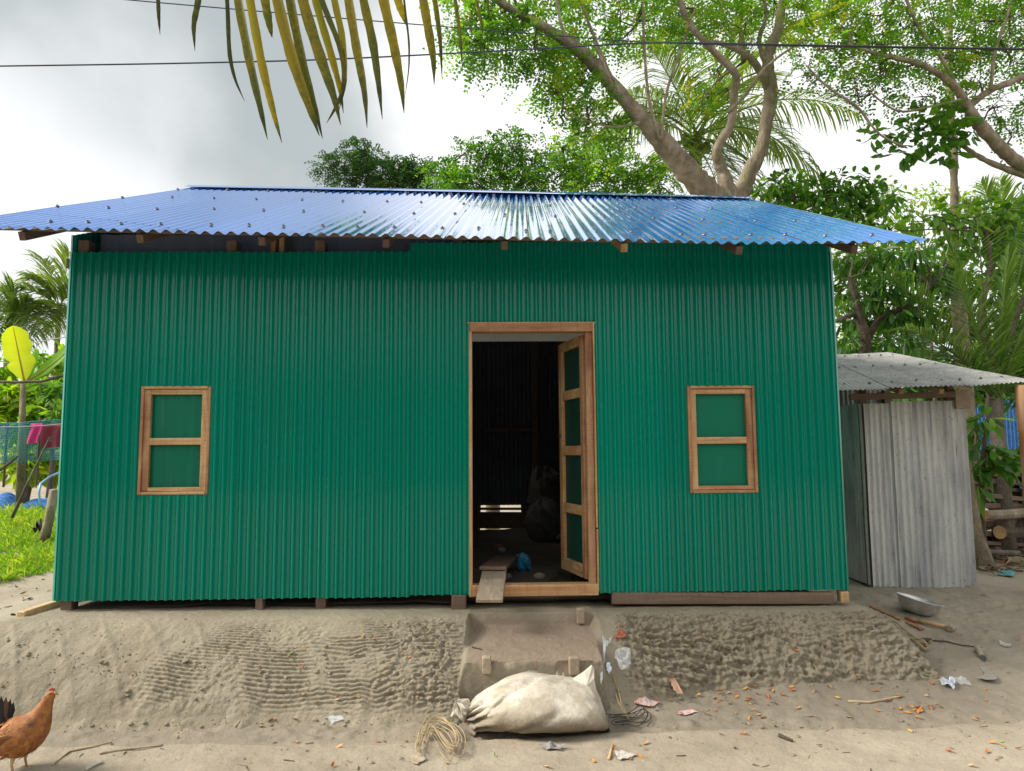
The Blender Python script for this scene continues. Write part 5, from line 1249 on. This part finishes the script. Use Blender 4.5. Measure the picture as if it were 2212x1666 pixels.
scrap('paper_scrap', 'beige leaf shaped scrap under the straw coil', 'paper', [(888, 1634), (914, 1631), (919, 1644), (900, 1655), (886, 1648)], bpy.data.materials['faded_tan'] if 'faded_tan' in bpy.data.materials else simple('faded_tan', (.36, .29, .2), .7), .006, .012, 16)
scrap('plastic_scrap', 'thin clear film on the mud in the middle of the left ditch', 'scrap', [(705, 1552), (735, 1548), (748, 1558), (715, 1565)], M_clear, .006, .012, 17)

def stick(name, lab, pts, r, mat, grp=None, cat='stick', lift=.0):
    P = np.array([grd(u, v, r*.8+lift) for u, v in pts]); t = np.arange(len(P)); tt = np.linspace(0, len(P)-1, 4*len(P))
    C = np.stack([np.interp(tt, t, P[:, k]) for k in range(3)], -1)
    m = MB(); m.tube(C, np.linspace(r, r*.6, len(C)), 6); return tag(m.build(name, mat, None, True), lab, cat, grp)
stick('bamboo_strip', 'pale split bamboo strip lying on the mud at right', [(1832, 1518), (1880, 1520), (1950, 1506)], .009, M_straw)
stick('dry_stalk', 'long pale curved stalk on the ground beside the hen', [(112, 1655), (150, 1625), (210, 1613), (240, 1606)], .006, M_straw)
stick('dry_stalk', 'straight grey stalk on the ground right of the hen', [(215, 1630), (280, 1620), (352, 1612)], .007, M_plank)
stick('dry_stalk', 'flat pale stalk sliver at the bottom left near the hen', [(186, 1665), (205, 1655), (222, 1648)], .008, M_white)
stick('wood_stick', 'short pale stick in front of the right end of the sack', [c3(625, 1190), c3(668, 1025)], .008, M_raw[1])
stick('wood_stick', 'short stout broken stick on the trodden path at right', [(1683, 1592), (1712, 1604)], .011, M_twig)
stick('wood_stick', 'dark bent stick lying in the left ditch', [(1020, 1400), (1040, 1405)], .006, M_twig)
stick('root', 'thin dark root running from the basin to the hooked knife', [c4(1030, 830), c4(1200, 840), c4(1400, 890), c4(1660, 918)], .006, M_twig)
for k in range(42):
    u, v = random.uniform(60, 2200), random.uniform(1545, 1662)
    a = random.uniform(0, PI); L = random.uniform(8, 26)
    stick('twig', 'thin '+('dark', 'brown', 'straw coloured')[k % 3]+' twig lying on the trodden path', [(u, v), (u+L*.5*math.cos(a)+random.uniform(-2, 2), v+L*.18*math.sin(a)), (u+L*math.cos(a), v+L*.35*math.sin(a))], random.uniform(.0015, .0035), (M_twig, M_vine, M_straw)[k % 3], ('dark', 'brown', 'straw coloured')[k % 3]+' twigs on the path', 'twig')
# fallen leaves
def leaf_mesh(n_, curl):
    V = []; F_ = []; N = 6
    for i in range(N+1):
        f = i/N; w = .42*math.sin(PI*min(1, f*.94+.04))**.8
        for q in (-1, 0, 1): V.append((f-.5, q*w*.5, .10*curl*(abs(q))*w*2 + .22*curl*(f-.5)**2*2))
    for i in range(N):
        for j in (0, 1): F_.append((i*3+j, i*3+j+1, (i+1)*3+j+1, (i+1)*3+j))
    me = bpy.data.meshes.new(n_); me.from_pydata(V, [], F_); me.update(); return me
LM = []
for nm, c in (('orange_leaf', (.52, .21, .045)), ('rust_leaf', (.40, .13, .045)), ('tan_leaf', (.42, .28, .13)), ('amber_leaf', (.56, .31, .08)), ('green_leaf', (.18, .34, .04))):
    mt = simple(nm, c, .55, .2, 1.5, 0)
    for cu in (.4, 1.3):
        me = leaf_mesh('fallen_leaf', cu); me.materials.append(mt); LM.append(me)
spots = []
for k in range(225):
    r = random.random()
    if r < .52: u, v = random.triangular(1320, 2212, 1600), random.uniform(1440, 1560)
    elif r < .74: u, v = random.uniform(640, 2212), random.uniform(1560, 1662)
    elif r < .86: u, v = random.uniform(560, 1000), random.uniform(1470, 1575)
    elif r < .93: u, v = random.gauss(1985, 18), random.gauss(1535, 6)
    else: u, v = random.uniform(1950, 2212), random.uniform(1370, 1500)
    spots.append((u, v))
spots += [(783, 1425), (840, 1440), (980, 1445), (745, 1430), (800, 1418), (1385, 1310), (1480, 1318), (1590, 1330)]
for (u, v) in spots:
    if 975 < u < 1325 and v < 1618: continue
    if u < 130 and v > 1480: continue
    p = grd(u, v, .006); r = random.random()
    ci = 0 if r < .42 else 1 if r < .62 else 2 if r < .78 else 3 if r < .97 else 4; me = LM[ci*2 + random.randint(0, 1)]
    o = bpy.data.objects.new('fallen_leaf', me); COL.objects.link(o); o.location = p; s_ = random.uniform(.016, .046)
    o.scale = (s_, s_*random.uniform(.8, 1.2), s_); o.rotation_euler = (random.uniform(-.5, .5), random.uniform(-.5, .5), random.uniform(0, 2*PI))
    nm = ('orange', 'rusty red', 'pale tan', 'amber yellow', 'fresh green')[ci]; tag(o, 'small '+nm+' fallen leaf lying on the muddy yard', 'leaf', nm+' fallen leaves on the mud')

# mud clods on the ditch and plinth foot
CM = []
for k in range(5):
    V = []; F_ = []; n = 8; rows = 5
    for i in range(rows+1):
        ph = PI*i/rows
        for j in range(n):
            r = 1+.35*(random.random()-.5); V.append((math.sin(ph)*math.cos(2*PI*j/n)*r, math.sin(ph)*math.sin(2*PI*j/n)*r*.8, .55*math.cos(ph)*r))
    for i in range(rows):
        for j in range(n): F_.append((i*n+j, (i+1)*n+j, (i+1)*n+(j+1) % n, i*n+(j+1) % n))
    me = bpy.data.meshes.new('mud_clod'); me.from_pydata(V, [], F_); me.update(); me.materials.append(M_plinth); CM.append(me)
VV = []; FF = []; nb = 0
cl = MB()
for k in range(1500):
    if k < 950: u, v = random.uniform(0, 2000), 0; v = (1505 if u < 980 else 1450)+random.gauss(0, 26)
    else: u, v = random.uniform(0, 2212), random.triangular(1480, 1660, 1560)
    if 985 < u < 1325 and v > 1400: continue
    p = grd(u, v); s_ = random.uniform(.003, .007) if random.random() < .85 else random.uniform(.008, .017)
    me = random.choice(CM); c, s__ = math.cos(k), math.sin(k)
    vs = np.array([x.co[:] for x in me.vertices])*s_; vs = np.stack([vs[:, 0]*c-vs[:, 1]*s__, vs[:, 0]*s__+vs[:, 1]*c, vs[:, 2]], 1)+p
    cl.add(vs, [tuple(f.vertices) for f in me.polygons])
tag(cl.build('mud_crumbs', M_plinth), 'crumbs and clods of mud at the foot of the plinth', 'mud', None, 'stuff')

# wooden pegs that hold the steps
for (u, v, y, z1, w, lab) in [(1051, 1412, 4.352, .285, .052, 'left wooden peg at the front of the lower mud step'), (1240, 1420, 4.345, .275, .062, 'right wooden peg at the front of the lower mud step, behind the sack'), (1254, 1305, 4.84, .452, .052, 'short pale peg at the right end of the upper mud step')]:
    x = at(u, v, y)[0]; m = MB(); m.box((x, y+.012, z1-.045), (w, .05, .10), None, .006); tag(m.build('wooden_peg', M_plank), lab, 'peg')
# planks across the threshold
a, b = at(1057, 1290, 4.68), at(1069, 1226, 5.22); a[2], b[2] = .545, .668
m = MB(); m.beam(a, b, .172, .024, bev=.003); tag(m.build('plank', M_plank), 'mud splashed plank leading over the threshold out of the door', 'plank')
a, b = at(1064, 1226, 5.12), at(1094, 1183, 6.35); a[2], b[2] = .682, .58
m = MB(); m.beam(a, b, .19, .026, bev=.003); tag(m.build('plank', M_old[1]), 'darker plank inside the doorway resting on the first plank', 'plank')
# things on the earth floor inside
def blob(name, lab, cat, c, s, mat, seed, nz=.3):
    n, m_ = 18, 12; V = []
    for i in range(m_+1):
        ph = PI*i/m_
        for j in range(n):
            d = np.array([math.sin(ph)*math.cos(2*PI*j/n), math.sin(ph)*math.sin(2*PI*j/n), math.cos(ph)])
            r = 1+nz*float(fbm(d[0]*2.2+seed+d[2], d[1]*2.2+d[2]*1.7, 4, seed))*2; V.append(np.array(c)+d*r*np.array(s))
    Fc = [(i*n+j, (i+1)*n+j, (i+1)*n+(j+1) % n, i*n+(j+1) % n) for i in range(m_) for j in range(n)]
    m = MB(); m.add(V, Fc); return tag(m.build(name, mat, None, False), lab, cat)
p = at(1130, 1212, 6.3); p[2] = .53; blob('plastic_bag', 'crumpled blue plastic bag on the earth floor inside the door', 'bag', p, (.065, .07, .075), simple('blue_plastic', (.03, .22, .38), .35), 5, .8)
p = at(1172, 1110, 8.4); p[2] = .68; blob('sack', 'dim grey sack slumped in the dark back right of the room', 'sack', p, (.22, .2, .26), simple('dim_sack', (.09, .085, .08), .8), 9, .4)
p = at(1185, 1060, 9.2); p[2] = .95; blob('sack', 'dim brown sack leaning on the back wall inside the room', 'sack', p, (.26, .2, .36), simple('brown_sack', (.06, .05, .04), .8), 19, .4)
for (u, v, y, s_, c, lab) in [(1075, 1135, 7.8, .05, (.30, .12, .07), 'small red brown scrap on the dark floor inside'), (1085, 1145, 7.5, .04, (.42, .40, .36), 'small pale scrap on the dark floor inside'), (1128, 1160, 7.0, .055, (.34, .34, .34), 'grey crumpled packet on the floor behind the blue bag'), (1095, 1232, 5.9, .04, (.25, .23, .2), 'little coil of string beside the blue bag'), (1165, 1228, 5.9, .045, (.36, .28, .2), 'flat pale sliver on the floor right of the blue bag')]:
    p = at(u, v, y); p[2] = .49; blob('floor_scrap', lab, 'scrap', p, (s_, s_*.8, s_*.5), simple('floor_scrap', c, .8), int(u), .6)
p = at(1235, 1240, 5.75); blob('tarpaulin', 'dark olive tarpaulin crumpled on the floor under the open door', 'tarpaulin', (p[0]-.03, 5.72, .46), (.16, .40, .055), simple('olive_tarp', (.05, .055, .02), .6), 3, .8)

# ------------------------------------------------------------------ the white sack on the step
def sack_build():
    yF = grd(1150, 1611)[1]
    st = [(1003, 1540, 1556, .012), (1012, 1528, 1568, .045), (1026, 1513, 1586, .10), (1050, 1494, 1600, .17), (1085, 1470, 1609, .23), (1130, 1456, 1613, .27), (1180, 1458, 1613, .28), (1230, 1468, 1612, .275), (1265, 1472, 1609, .26), (1292, 1482, 1603, .235), (1308, 1505, 1596, .20), (1318, 1540, 1590, .12), (1321, 1562, 1584, .04)]
    ts = np.linspace(0, len(st)-1, 90); A = np.array(st); A = np.stack([np.interp(ts, np.arange(len(st)), A[:, k]) for k in range(4)], 1)
    for _ in range(8): A[1:-1] = .25*A[:-2]+.5*A[1:-1]+.25*A[2:]
    n = 64; V = []
    neck = at(1003, 1548, yF+.25)
    for i, (u, vt, vb, hd) in enumerate(A):
        yc = yF+.03+.28; xx = at(u, 1540, yF+.15)[0]
        pf = at(u, vb, yF+.31-hd*.9); zb = max(.0, min(pf[2], .2)) if i > 14 else pf[2]
        zt = at(u, vt+6, yc+.02)[2]
        zb = min(zb, zt-.02); zc = (zb+zt)/2; hh = (zt-zb)/2
        for j in range(n):
            a = 2*PI*j/n; ca, sa = math.cos(a), math.sin(a)
            e = .78
            y = yc+hd*math.copysign(abs(ca)**e, ca); z = zc+hh*math.copysign(abs(sa)**(e if sa < 0 else .92), sa)
            V.append((xx, y, z))
    V = np.array(V).reshape(90, n, 3); I = np.arange(90)[:, None]/89.; J = np.arange(n)[None, :]/n*2*PI
    C = V.mean(1, keepdims=True); D = V-C; D = unit(D)
    folds = .038*np.sin(J*11+2.5*np.sin(I*5))*np.exp(-((I-.12)/.13)**2) + .012*np.sin(J*23+3)*np.exp(-((I-.08)/.08)**2)
    cr = .026*fbm(I*6+J*0, J*1.2+I*3, 4, 5) + .014*np.abs(fbm(I*13+.5*np.sin(J), J*2.3, 3, 8))*2
    dia = -.028*np.exp(-((np.sin(J*1.5+I*9)-.2)/.16)**2)*sst(.12, .3, I)*sst(.62, .4, I)
    wr = -.010*np.exp(-((np.sin(J*3+I*4+2*fbm(I*5, J*.8, 2, 9)))/.14)**2)*sst(.06, .2, I)*sst(.5, .3, I) - .009*np.exp(-((np.sin(J*2-I*11))/.12)**2)*sst(.6, .8, I)
    seam = wr + .012*np.sin(I*70+J)*np.exp(-((I-.96)/.05)**2)
    amp = sst(.0, .03, I)*sst(1.0, .97, I)
    V = V + D*((folds+cr+dia+seam)*amp)[..., None]
    V[..., 2] = np.maximum(V[..., 2], top_q(V[..., 0], V[..., 1])*.9-.004)
    return V
t_ = NT('woven_sack')
c = t_.ramp(t_.noise(3, 6, .6), [(.3, (.44, .38, .30)), (.6, (.60, .54, .44))])
sep = t_.new('ShaderNodeSeparateXYZ'); t_.l.new(t_.co(), sep.inputs[0])
low = t_.new('ShaderNodeMapRange'); t_.l.new(sep.outputs['Z'], low.inputs[0]); low.inputs[1].default_value = .12; low.inputs[2].default_value = -.02
dm = t_.new('ShaderNodeMath', operation='MULTIPLY_ADD'); t_.l.new(t_.noise(7, 7, .72), dm.inputs[0]); dm.inputs[1].default_value = 1.0; t_.l.new(low.outputs[0], dm.inputs[2])
c = t_.mix(t_.ramp(dm.outputs[0], [(.48, 0.0), (.86, .92)]), c, (.20, .165, .115))
c = t_.mix(t_.ramp(t_.noise(3.2, 5, .6), [(.50, 0.0), (.56, .62)]), c, (.29, .235, .16))
c = t_.mix(t_.ramp(t_.noise(34, 5, .7), [(.60, 0.0), (.70, .6)]), c, (.22, .17, .11))
t_.set(Base_Color=c, Roughness=.7, Normal=t_.bump(t_.noise(260, 2), .35, .002, t_.bump(t_.noise(14, 6, .6), .55, .02)))
M_sack = t_.m
M_neck = simple('sack_neck', (.56, .50, .41), .75, .25, 12, .4, 60)
SV = sack_build(); n = SV.shape[1]
pc = SV.reshape(-1, 3).mean(0)
T = thing('sack', 'dirty white woven sack tied at its left end lying below the steps', 'sack', (pc[0], pc[1], 0))
SVc = np.concatenate([SV, SV[:, :1]], 1); grid_mesh('bag', SVc[..., 0], SVc[..., 1], SVc[..., 2], M_sack, T)
nk = SV[0].mean(0)
m = MB(); nr, nc_ = 16, 36; V = []
ax = unit(np.array([-.45, -.25, .85])); e1 = unit(np.cross(ax, [0, 0, 1.0])); e2 = np.cross(ax, e1)
for i in range(nr):
    f = i/(nr-1); prof = np.interp(f, [0, .12, .45, .75, .92, 1], [.012, .018, .046, .050, .034, .006])
    for j in range(nc_):
        a = 2*PI*j/nc_; r = prof*(1+.30*math.sin(a*5+4*f)*f+.22*math.sin(a*9-3*f)+.25*(float(vnoise(a*2.5, f*5, 7))-.5))
        V.append(nk+np.array([.006, 0, 0])+ax*(.10*f+.022*f*math.sin(a*4+1)+.012*f*math.sin(a*9))+(e1*math.cos(a)+e2*math.sin(a))*r)
m.add(V, [(i*nc_+j, i*nc_+(j+1) % nc_, (i+1)*nc_+(j+1) % nc_, (i+1)*nc_+j) for i in range(nr-1) for j in range(nc_)]+[tuple((nr-1)*nc_+j for j in range(nc_))]); m.build('gathered_neck', M_neck, T)
m = MB(); m.tube([nk+np.array([.004*math.sin(k*2), .018*math.cos(k*.7), .018*math.sin(k*.7)]) for k in range(28)], .0035, 5); m.build('tie_string', M_redrag, T)
yE = SV[55].mean(0)[1]
ear = [(1222, 1478), (1240, 1470), (1262, 1452), (1279, 1440), (1284, 1443), (1283, 1465), (1288, 1490), (1300, 1515), (1270, 1520), (1240, 1500)]
P = [at(u, v, yE+.10-.0012*(v-1440)) for u, v in ear]; cc = np.mean(P, 0)
V = []; k = len(P)
for off in (.0, .028):
    V += [q+np.array([0, off-.0+.012*math.sin(i*2.1), .004*math.sin(i*3)]) for i, q in enumerate(P)]
V += [cc+np.array([0, -.030, 0]), cc+np.array([0, .055, 0])]
m = MB(); m.add(V, [(i, (i+1) % k, k+(i+1) % k, k+i) for i in range(k)]+[((i+1) % k, i, 2*k) for i in range(k)]+[(k+i, k+(i+1) % k, 2*k+1) for i in range(k)]); m.build('loose_corner', M_sack, T)
s_ = [SV[86][j] for j in range(4, 34)]; m = MB(); m.tube(np.array(s_)+np.array([.004, 0, 0]), .0035, 5); m.build('seam_cord', M_vine, T)

# ------------------------------------------------------------------ hens
def hen(lab, origin, sc, cols, rz=0.0):
    T = thing('hen', lab, 'hen', tuple(origin), None)
    R = np.array([[math.cos(rz), -math.sin(rz), 0], [math.sin(rz), math.cos(rz), 0], [0, 0, 1]])
    W = lambda p: (np.asarray(p, float)*sc) @ R.T + np.array(origin)
    L = lambda u, v, y=0: np.array([(u-48)*2.2e-3, y, (1655-v)*2.2e-3])
    t_ = NT('hen_plumage'); 
    c = t_.ramp(t_.noise(26, 6, .65), [(.3, tuple(x*.55 for x in cols[0])), (.5, cols[0]), (.72, cols[1])])
    g = t_.new('ShaderNodeAttribute'); g.attribute_name = 'tint'
    c = t_.mix(g.outputs['Fac'], c, cols[2]); t_.set(Base_Color=c, Roughness=.75, Normal=t_.bump(t_.noise(120, 5, .7), .6, .006))
    sp = [(-12, 1588, 6, 6), (-4, 1590, 20, 18), (12, 1592, 34, 30), (34, 1588, 43, 37), (55, 1580, 43, 36), (72, 1566, 36, 30), (84, 1548, 25, 22), (91, 1530, 17, 15), (97, 1515, 12, 11), (102, 1504, 10, 9), (107, 1498, 8.5, 8), (112, 1496, 5, 5), (114, 1496, 1, 1)]
    A = np.array(sp, float); tt = np.linspace(0, len(sp)-1, 60); A = np.stack([np.interp(tt, np.arange(len(sp)), A[:, k]) for k in range(4)], 1)
    for _ in range(4): A[1:-1] = .25*A[:-2]+.5*A[1:-1]+.25*A[2:]
    n = 28; V = []; TT = []
    tg = np.gradient(A[:, :2], axis=0); tg /= np.linalg.norm(tg, axis=1)[:, None]
    for i, (u, v, r, d) in enumerate(A):
        nu, nv = tg[i][1], -tg[i][0]
        for j in range(n):
            a = 2*PI*j/n; q = 1+.05*float(fbm(i*.35, j*.5, 3, 4))*2
            V.append(W(L(u+nu*r*q*math.sin(a), v+nv*r*q*math.sin(a), d*2.2e-3*q*math.cos(a))))
            du, dv_ = (u+nu*r*math.sin(a)-78)/9., (v+nv*r*math.sin(a)-1552)/9.
            TT.append(max(0, 1.3-(du*du+dv_*dv_)**.5)*(.6+.8*random.random()))
    m = MB(); m.add(V, [(i*n+j, i*n+(j+1) % n, (i+1)*n+(j+1) % n, (i+1)*n+j) for i in range(59) for j in range(n)])
    m.t = [min(1, max(0, x)) for x in TT]; m.build('body', t_.m, T, True)
    # layered feathers
    LV = Leaves(); k = 520; ii = RNG.integers(4, 50, k); jj = RNG.random(k)*2*PI; base = []; dr = []; sd = []
    for i, a in zip(ii, jj):
        u, v, r, d = A[i]; nu, nv = tg[i][1], -tg[i][0]
        p0 = L(u+nu*r*math.sin(a), v+nv*r*math.sin(a), d*2.2e-3*math.cos(a)); ctr = L(u, v); o_ = unit(p0-ctr)
        bk = -unit(L(u+tg[i][0], v+tg[i][1])-L(u, v)); base.append(W(p0+o_*.0005)); dr.append((bk+o_*.10+np.array([0, 0, -.15])) @ R.T); sd.append(np.cross(bk, o_) @ R.T)
    LV.blades(np.array(base), np.array(dr), np.array(sd), .030*sc, .016*sc, RNG.random(k), .1)
    o = LV.build('feathers', leafmat('hen_feathers', [(0, tuple(x*.6 for x in cols[0])), (.5, cols[0]), (1, cols[1])], 0, .7), T); o['kind'] = 'stuff'
    # wing, tail
    LV = Leaves()
    for s_ in (-1, 1):
        b = []; d = []
        for q in range(16):
            b.append(W(L(52-q*2.2, 1572+q*1.4, s_*(.083)))); d.append((np.array([-1, s_*.05, -.20-.02*q])) @ R.T)
        LV.blades(np.array(b), np.array(d), np.tile(np.array([0, .1, 1.0]), (16, 1)), .085*sc, .022*sc, np.linspace(.6, .1, 16), .05)
    o = LV.build('wings', leafmat('wing_feathers', [(0, cols[2]), (.6, tuple(x*.6 for x in cols[0])), (1, cols[0])], 0, .7), T); o['kind'] = 'stuff'
    M_tail = leafmat('tail_feathers', [(0, (.012, .014, .014)), (.5, (.03, .028, .026)), (1, (.14, .06, .035))], 0, .6)
    for q in range(9):
        LV = Leaves(); a = q/8.
        LV.blades(np.array([W(L(-2+6*a, 1578-4*a, .012*(q-4)/2))]), np.array([(np.array([-.55+.75*a, .10*(q-4)/4, 1.0])) @ R.T]), np.array([[.9, .5, 0]]) @ R.T, .175*sc*(.75+.25*math.sin(PI*a)), .036*sc, np.array([.15+.7*(q % 3 == 0)]), .12, .05)
        LV.build('tail_feather', M_tail, T)
    M_leg = simple('hen_leg', (.42, .28, .12), .6, .2, 60, 0)
    for s_, u in ((-1, 44), (1, 52)):
        m = MB(); m.tube([W(L(u-2, 1622, s_*.035)), W(L(u-5, 1638, s_*.035)), W(L(u-1, 1654, s_*.035))], np.array([.011, .006, .005])*sc, 7)
        ft = L(u-1, 1654, s_*.035)
        for ang in (-.5, 0, .5, PI): m.tube([W(ft), W(ft+np.array([math.cos(ang)*.02, math.sin(ang)*.02, -.0005])), W(ft+np.array([math.cos(ang)*.04, math.sin(ang)*.04, -.003]))], np.array([.004, .0035, .0015])*sc, 5)
        m.build('leg', M_leg, T, True)
    m = MB(); m.tube([W(L(110, 1496)), W(L(116, 1497)), W(L(121, 1501))], np.array([.010, .007, .001])*sc, 7); m.build('beak', simple('hen_beak', (.35, .24, .1), .5, .1, 20, 0), T, True)
    M_comb = simple('hen_comb', (.45, .05, .03), .6, .2, 40, 0)
    m = MB(); cb = [(100, 1493), (102, 1487), (104, 1490), (106, 1485), (108, 1489), (111, 1486), (112, 1494), (106, 1497)]; V = [W(L(u, v, y)) for y in (-.004, .004) for u, v in cb]; k = len(cb)
    m.add(V, [tuple(range(k)), tuple(range(2*k-1, k-1, -1))]+[(i, k+i, k+(i+1) % k, (i+1) % k) for i in range(k)]); m.build('comb', M_comb, T)
    m = MB(); m.tube([W(L(109, 1501)), W(L(110, 1506)), W(L(109, 1511))], np.array([.004, .009, .003])*sc, 7); m.build('wattle', M_comb, T, True)
    for s_ in (-1, 1): m = MB(); e = W(L(107, 1496, s_*.017)); m.tube([e-np.array([0, .002, 0])*s_, e+np.array([0, .002, 0])*s_], .0035*sc, 7); m.build('eye', M_cord, T)
o_ = grd(44, 1664)
hen('rusty brown hen with a dark tail standing at the bottom left corner', (o_[0], o_[1], o_[2]), px_m(o_[1])*.95/2.2e-3, [(.27, .095, .022), (.42, .18, .05), (.02, .022, .008)])
p = at(84, 1130, 9.9); p[2] = float(ground_h(p[0], p[1]))
hen('small dark hen half hidden behind the leaning stump in the grass', tuple(p), .62, [(.03, .02, .015), (.16, .07, .03), (.01, .01, .01)], 1.9)
